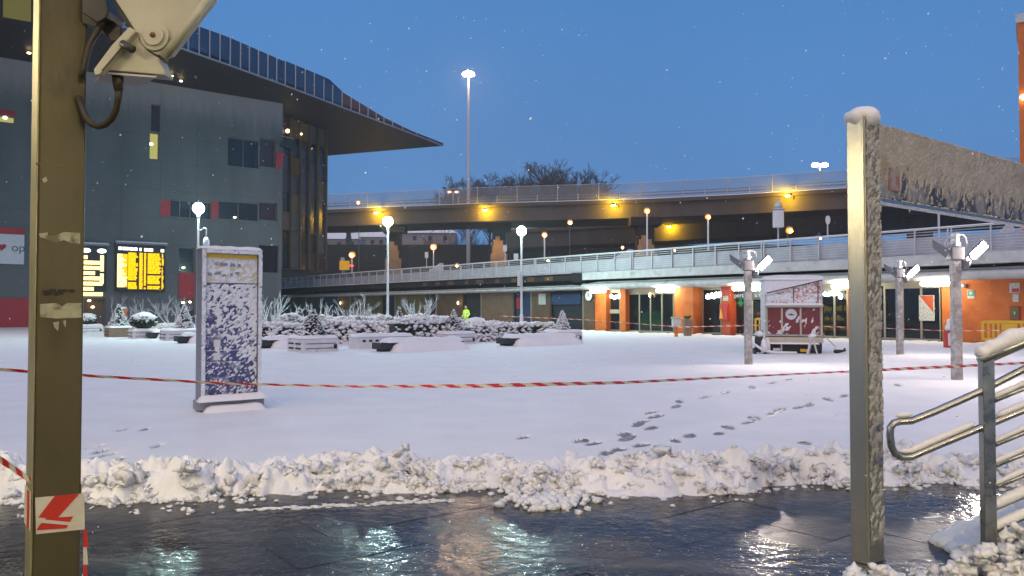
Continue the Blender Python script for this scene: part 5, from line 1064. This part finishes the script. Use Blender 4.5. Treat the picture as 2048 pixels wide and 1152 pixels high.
bx('lower_rail', 'steel_rail', t, x0, x0+bl, .02, .11, z0-.035, z0-.012); m = MB(); clumps(m, (x0, .03, z0-.012), (bl, 0, 0), (0, .03, 0), (0, 0, 1), 420, .007, .013); stuff(m.build('rail_snow', 'trailer_beige', t, smooth=True))

# ------------------------------------------------------------------ stair railing at the lower right
RD = 4.85
def rp_(px, py): return at(px, py, RD)
t = thing('stair_railing', 'steel stair railing with looped handrail and snow on its bars', 'railing', tuple(Vector((rp_(1972, 1150).x, RD, 0))))
a = rp_(1972, 718); part('post', 'steel_rail', t, lambda m: m.box(a.x-.036, a.x+.036, RD-.03, RD+.03, 0, a.z), world=True, bevel=.006)
def bar(name, P, r, n=12, snow=True, sr=None):
    pts = [rp_(x, y) for x, y in P]; o = part(name, 'steel_rail', t, lambda m: m.tube(pts, r, n), world=True, smooth=True)
    return pts
def rail_snow(P, r, lift, dens=1.0):
    pts = [rp_(x, y) for x, y in P]; fine = []; rr = []; sd = random.uniform(0, 90)
    for i in range(len(pts)-1):
        n = max(3, int((pts[i+1]-pts[i]).length/.012))
        for k in range(n): fine.append(pts[i].lerp(pts[i+1], k/n))
    fine.append(pts[-1]); N = len(fine)
    for i in range(N):
        e = min(1, (i+.6)/3, (N-i-.4)/3); q = mnoise.noise(Vector((i*.09+sd, sd, 0)))+.5*mnoise.noise(Vector((i*.31+sd, 1, sd)))
        rr.append(max(.002, r*e*(1+.30*q))); fine[i] = fine[i]+Vector((0, .12*r*q, lift+.15*r*q))
    MB().tube(fine, rr, 9).build('rail_snow', 'snow', t, smooth=True, world=True)
bar('top_rail', [(1960, 722), (2048, 684), (2250, 598)], .034); rail_snow([(1952, 720), (1980, 704), (2048, 676), (2200, 610)], .048, .028)
up_ = [(2250, 655), (2048, 738), (1960, 783), (1870, 823), (1822, 842), (1800, 843)]; lo_ = [(1804, 914), (1822, 914), (1870, 893), (1960, 856), (2048, 820), (2250, 735)]
loop = [(1800, 843), (1788, 846), (1781, 855), (1780, 870), (1783, 893), (1790, 907), (1804, 914)]
bar('handrail', up_+loop[1:-1]+lo_, .022, 14)
rail_snow([(1792, 836), (1812, 834), (1826, 832)], .018, .012); rail_snow([(1796, 906), (1822, 905), (1870, 884), (1950, 850)], .020, .012); rail_snow([(1990, 836), (2048, 812), (2150, 770)], .02, .012)
for y in (807, 896, 938, 981, 1023, 1066, 1110): bar('bar', [(1976, y), (2048, y-30), (2250, y-114)], .0145, 8); rail_snow([(1980, y-8), (2048, y-38), (2200, y-101)], .017 if y < 1000 else .030, .008)
mb = MB()                                                  # snow heaped on the stair side and at the foot of the post
for k in range(330):
    x = random.uniform(1690, 2300); base = np.interp(x, [1690, 1740, 1800, 1860, 1930, 1980, 2048, 2300], [1152, 1130, 1142, 1146, 1112, 1080, 1050, 955]); p = at(x, random.uniform(base+6, base+120), random.uniform(4.5, 5.0)); r = random.uniform(.03, .075)
    if p.z < -.03 or (x < 1900 and p.y > 4.80): continue
    chunk(mb, p, r, 8, .0)
o = stuff(mb.build('snow_heap', 'snow', None, smooth=True)); o['label'] = 'heaped snow at the foot of the stair railing'
t2 = thing('stair_flank', 'concrete flank of the stairs under the heaped snow', 'stairs', (rp_(2000, 1150).x, 5.2, 0)); q = [rp_(1990, 1152), rp_(2048, 1120), rp_(2300, 1015)]
part('flank', 'concrete_dark', t2, lambda m: m.prism([(q[0].x, 5.2, -.01), (q[0].x, 5.2, q[0].z), (q[2].x, 5.2, q[2].z), (q[2].x, 5.2, -.01)], (0, .3, 0)), world=True)
m = MB()
for k in range(420): s_ = random.random(); c = Vector((q[0].x+(q[2].x-q[0].x)*s_, 5.15+random.random()*.35, q[0].z+(q[2].z-q[0].z)*s_+.02)); m.blob(c, random.uniform(.04, .08), 2, (1.2, 1.2, .7), .3)
m.build('stair_snow', 'snow', t2, smooth=True, world=True)

# ------------------------------------------------------------------ near steel post, tape, bracket with cable
PD = 2.42
C0 = at(120, 617, PD); C0.z = 0; PN = Vector((ST, -CT, 0)); PX = Vector((CT, ST, 0))
def hp_(px, py):                                            # pixel -> local x, z on the post's front face
    r = ray(px, py); s = C0.dot(PN)/r.dot(PN); q = r*s; return (q-C0).dot(PX), q.z+CAMZ
xl, xr = hp_(73.5, 617)[0], hp_(167, 617)[0]
t = thing('steel_post', 'olive painted square steel post with torn stickers in the left foreground', 'post', C0, TH)
bx('post', 'post_paint', t, xl, xr, 0, .13, 0, 3.4, bevel=.005)
bx('lit_side_strip', 'post_edge', t, xl-.006, xl-.0008, .004, .126, 0, 3.4, bevel=.002)  # paler strip; lamp light on the post's left side put into its colour
def torn(name, mat, pts, y=-.0014): P = [hp_(*q) for q in pts]; return MB().prism([(p[0], y, p[1]) for p in P], (0, .0008, 0)).build(name, mat, t)
torn('torn_sticker', 'sticker', [(80, 608), (112, 606), (124, 613), (134, 606), (163, 606), (163, 635), (112, 637), (80, 634)])
torn('torn_sticker', 'sticker', [(78, 467), (95, 465), (96, 472), (112, 470), (128, 464), (160, 466), (160, 488), (140, 486), (128, 480), (112, 486), (92, 478), (80, 474)])
torn('torn_sticker', 'sticker', [(84, 358), (92, 353), (95, 362), (88, 366)]); torn('torn_sticker', 'sticker', [(106, 645), (118, 643), (116, 662), (109, 655)]); torn('torn_sticker', 'sticker', [(125, 642), (132, 640), (131, 655)])
m = MB()
for k in range(16):
    x_, z_ = hp_(random.uniform(88, 154), 585+random.uniform(-5, 5)); w_ = random.uniform(.003, .009); m.box(x_-w_, x_+w_, -.0012-.00005*k, -.0004, z_-.004, z_+.004)
stuff(m.build('scribble', 'ink', t))
for px, py in ((80, 328), (100, 335), (122, 330), (146, 338)): x_, z_ = hp_(px, py); part('smear', 'rust', t, lambda b: b.blob((x_, .0005, z_), .007, 1, (2, .15, .7), .3))
# wrapped tape
t = thing('tape_wrap', 'red and white barrier tape wound round the near steel post', 'barrier tape', (C0.x, C0.y, hp_(60, 1060)[1]), TH); cz = t.location.z
def tq(pts, mat, y, name='tape_band'): P = [hp_(*q) for q in pts]; return MB().prism([(p[0], y, p[1]-cz) for p in P], (0, .0012, 0)).build(name, mat, t)
tq([(70, 995), (168, 986), (169, 1058), (72, 1068)], 'tape_white', -.004); tq([(109, 991), (158, 987), (116, 1034), (146, 1032), (132, 1056), (72, 1060), (78, 1050), (92, 1036), (76, 1034)], 'tape_red', -.0056, 'tape_stripe')
tq([(74, 1037), (166, 1046), (166, 1052), (74, 1044)], 'tape_white', -.0066, 'tape_fold')
bx('tape_band', 'tape_white', t, xl-.009, xl-.0075, -.002, .13, -.004, .112); bx('tape_stripe', 'tape_red', t, xl-.0105, xl-.0092, .02, .06, -.002, .11); bx('tape_band', 'tape_white', t, xr+.001, xr+.0025, -.002, .13, -.004, .112)
for i, (y0, y1) in enumerate(((1060, 1095), (1095, 1130), (1130, 1175))): tq([(167, y0), (174, y0), (177, y1), (167, y1)], 'tape_red' if i != 1 else 'tape_white', .004, 'tape_tail')

# barrier tape strung across: a twisted ribbon in red and white
def tape(label, P, width, period, twist, name='barrier_tape', group=None):
    pts = []
    for i in range(len(P)-1):
        n = 60
        for k in range(n): pts.append(P[i].lerp(P[i+1], k/n))
    pts.append(P[-1]); t = thing(name, label, 'barrier tape', P[0], group=group); m = MB(); fine = [pts[0]]
    for i in range(1, len(pts)):
        d = (pts[i]-pts[i-1]).length; n = max(1, int(d/(period/10)))
        for k in range(n): fine.append(pts[i-1].lerp(pts[i], (k+1)/n))
    s_ = [0]
    for i in range(1, len(fine)): s_.append(s_[-1]+(fine[i]-fine[i-1]).length)
    vs = []; fs = []; mi = []
    for i in range(len(fine)):
        d = (fine[min(i+1, len(fine)-1)]-fine[max(i-1, 0)]).normalized(); side = d.cross(Vector((0, 0, 1))).normalized(); up = side.cross(d)
        a = twist*s_[i]+.5*math.sin(s_[i]*1.3); v = (up*(.75+.25*math.cos(a))+side*.4*math.sin(a))*width/2
        for j in range(5): vs.append(fine[i]+v*(-1+j*.5))
        if i:
            for j in range(4): fs.append(((i-1)*5+j, i*5+j, i*5+j+1, (i-1)*5+j+1)); mi.append(0 if (s_[i]/period+.22*(-1+j*.5)) % 1 < .5 else 1)
    m.add(vs, fs); m.m = mi; m.build('ribbon', ['tape_red', 'tape_white'], t, world=True)
tape('long red and white barrier tape sagging across the snowy square', [at(-400, 700, 5.4), at(0, 739, 5.6), at(200, 753, 5.8), at(450, 767, 6.2), at(700, 773, 6.7), at(950, 772, 7.2), at(1250, 765, 7.9), at(1550, 750, 8.8), at(1800, 738, 9.6), at(2048, 726, 10.4), at(2500, 700, 12)], .036, .22, 1.1)
p1 = at(-150, 820, 2.2); tape('short barrier tape running from the near post out of the left edge', [p1, at(-30, 900, 2.3), at(20, 932, 2.36), at(62, 962, 2.40), at(80, 985, 2.44)], .028, .05, 9.0)
tape('thin far barrier tape strung in front of the shops', [at(1000, 632, 47), at(1180, 640, 45), at(1360, 654, 42), at(1540, 650, 38), at(1760, 656, 35), at(1900, 662, 33.5), at(2060, 660, 32)], .06, .5, .4)

# bracket arm
BD = 2.30
def bp(x, y, d=BD): return at(x/2.88, y/2.88, d)
t = thing('bracket_arm', 'hinged pale metal bracket arm at the top of the near post', 'bracket', tuple(bp(650, 400)))
def plate(name, mat, pts, d, th, bevel=.003): return MB().prism([bp(x, y, d) for x, y in pts], (0, th, 0)).build(name, mat, t, world=True, bevel=bevel)
plate('upper_arm', 'arm_white', [(560, -160), (1310, -160), (1190, 10), (965, 300), (905, 318), (850, 285), (800, 210), (690, 40)], BD, .05)
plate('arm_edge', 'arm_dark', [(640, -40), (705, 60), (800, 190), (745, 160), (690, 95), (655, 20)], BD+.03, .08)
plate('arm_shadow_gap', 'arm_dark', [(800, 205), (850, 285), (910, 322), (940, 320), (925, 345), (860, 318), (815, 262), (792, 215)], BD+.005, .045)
part('arm_tube', 'arm_white', t, lambda m: m.tube([bp(1225, -40, BD-.03), bp(1110, 118, BD-.03), bp(940, 332, BD-.03)], .0125, 12), world=True, smooth=True); part('tube_mouth', 'arm_dark', t, lambda m: m.tube([bp(941, 331, BD-.032), bp(936, 337, BD-.033)], .009, 10), world=True)
h0 = bp(898, 215, BD); part('hinge_disc', 'arm_white', t, lambda m: m.tube([h0+Vector((0, -.012, 0)), h0+Vector((0, .04, 0))], .042, 24), world=True, bevel=.002); part('hinge_cap', 'arm_white', t, lambda m: m.tube([h0+Vector((0, -.02, 0)), h0+Vector((0, -.0125, 0))], .030, 24), world=True, bevel=.002); part('hinge_bolt', 'rust', t, lambda m: m.blob(h0+Vector((0, -.022, 0)), .008, 2, (1, .6, 1), 0), world=True, smooth=True)
plate('hinge_lug', 'arm_white', [(885, 140), (925, 170), (945, 205), (930, 240), (870, 240), (860, 200)], BD-.014, .012)
plate('lower_bracket', 'arm_white', [(790, 180), (805, 230), (850, 292), (915, 335), (950, 420), (946, 432), (640, 405), (600, 412), (700, 260)], BD-.005, .06)
plate('side_plate', 'arm_white', [(742, 153), (785, 178), (700, 270), (575, 428), (545, 432), (537, 400), (640, 262)], BD-.03, .024)
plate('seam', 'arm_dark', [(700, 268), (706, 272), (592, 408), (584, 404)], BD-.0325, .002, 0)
MB().prism([bp(590, 412, BD+.0), bp(900, 436, BD+.0), bp(812, 486, BD+.19), bp(545, 466, BD+.19)], (0, 0, -.006)).build('underside_plate', 'galv', t, world=True)
part('clamp_bolt', 'arm_dark', t, lambda m: m.tube([bp(705, 250, BD-.03), bp(765, 285, BD-.045)], .011, 10), world=True, smooth=True)
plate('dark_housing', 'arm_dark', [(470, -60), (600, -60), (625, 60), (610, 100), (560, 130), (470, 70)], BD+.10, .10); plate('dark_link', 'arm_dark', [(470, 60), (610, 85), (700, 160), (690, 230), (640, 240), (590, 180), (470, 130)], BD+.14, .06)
t = thing('cable', 'thick brown cable looping from the bracket back to the near post', 'cable', tuple(bp(660, 420)))
part('gland', 'rubber', t, lambda m: m.tube([bp(678, 405, BD+.03), bp(680, 470, BD+.03), bp(684, 525, BD+.03)], [.017, .016, .012], 12), world=True, smooth=True)
part('loop', 'rubber', t, lambda m: m.tube([bp(x, y, BD+.03+k*.012) for k, (x, y) in enumerate(((684, 515), (683, 570), (672, 630), (648, 680), (610, 715), (570, 728), (530, 714), (500, 685), (480, 640), (450, 560)))], .0105, 12), world=True, smooth=True)
t = thing('hose', 'dark hose hanging beside the near post under the bracket arm', 'hose', tuple(bp(540, 250))); part('tube', 'rubber', t, lambda m: m.tube([bp(x, y, BD+.12) for x, y in ((590, 60), (585, 130), (555, 190), (520, 250), (500, 320), (485, 390), (470, 450))], .009, 10), world=True, smooth=True); part('sleeve', 'arm_dark', t, lambda m: m.tube([bp(588, 80, BD+.12), bp(575, 160, BD+.12)], .013, 10), world=True, smooth=True)

# ------------------------------------------------------------------ the shelter the picture is taken from (behind and left of the view)
t = thing('platform_shelter', 'flat shelter roof with strip lamps over the wet paving, behind the viewer', 'shelter', (-6, -2, 0))
part('roof', 'concrete_white', t, lambda m: m.prism([(-12, -12, 3.6), (10, -12, 3.6), (10, .6, 3.6), (-3.2, .6, 3.6), (-4.2, 4.6, 3.6), (-12, 4.6, 3.6)], (0, 0, .25)), world=True)
for x, y in ((-9, -6), (7, -6), (-9, 2.5)): part('column', 'post_paint', t, lambda m: m.box(x-.1, x+.1, y-.1, y+.1, 0, 3.598), world=True)
for (x, y, lx, ly) in ((-5.0, 3.7, .12, .42), (-4.6, -2.2, .8, .09), (2.2, -2.6, .8, .09), (5.6, -2.0, .8, .09)):
    part('strip_lamp', 'lamp_shelter', t, lambda m: m.box(x-lx, x+lx, y-ly, y+ly, 3.36, 3.44), world=True); part('lamp_housing', 'galv', t, lambda m: m.box(x-lx-.03, x+lx+.03, y-ly-.03, y+ly+.03, 3.445, 3.598), world=True)

# ------------------------------------------------------------------ falling snow and the hazy air
mb = MB()
for k in range(1500):
    y = random.uniform(3.5, 26); x = random.uniform(-.72, .72)*y; z = random.uniform(.2, 1.6+.42*y); s = random.uniform(.0025, .005); c = Vector((x, y, z))
    mb.add([c+Vector((s, 0, 0)), c+Vector((-s, s*.6, 0)), c+Vector((0, -s, s*.4)), c+Vector((0, 0, s*1.3)), c+Vector((0, 0, -s))], [(0, 1, 3), (1, 2, 3), (2, 0, 3), (1, 0, 4), (2, 1, 4), (0, 2, 4)])
fm = bpy.data.materials.new('flake'); fm.use_nodes = True; ft = fm.node_tree; ft.nodes.clear(); fo_ = ft.nodes.new('ShaderNodeOutputMaterial'); fd = ft.nodes.new('ShaderNodeBsdfDiffuse'); fr_ = ft.nodes.new('ShaderNodeBsdfTranslucent'); fx = ft.nodes.new('ShaderNodeAddShader')
fd.inputs[0].default_value = fr_.inputs[0].default_value = (.62, .63, .65, 1); ft.links.new(fd.outputs[0], fx.inputs[0]); ft.links.new(fr_.outputs[0], fx.inputs[1]); ft.links.new(fx.outputs[0], fo_.inputs[0]); MATS['flake'] = fm
for k in range(90):
    y = random.uniform(3.2, 8); c = Vector((random.uniform(-.7, .7)*y, y, random.uniform(.6, 1.6+.4*y))); mb.blob(c, random.uniform(.0025, .005), 1, (1, 1, 1.3), .5)
o = stuff(mb.build('falling_snow', 'flake')); o['label'] = 'snowflakes falling through the evening air'
HAZE = 0.0007
if HAZE > 0:
    h = MB().box(-240, 240, -40, 330, -1.2, 56); hm = bpy.data.materials.new('haze'); hm.use_nodes = True; ht = hm.node_tree; ht.nodes.clear(); ho = ht.nodes.new('ShaderNodeOutputMaterial'); vp = ht.nodes.new('ShaderNodeVolumePrincipled')
    vp.inputs['Color'].default_value = (.92, .94, 1, 1); vp.inputs['Density'].default_value = HAZE; vp.inputs['Anisotropy'].default_value = .35; ht.links.new(vp.outputs[0], ho.inputs['Volume']); MATS['haze'] = hm
    stuff(h.build('haze', 'haze'))
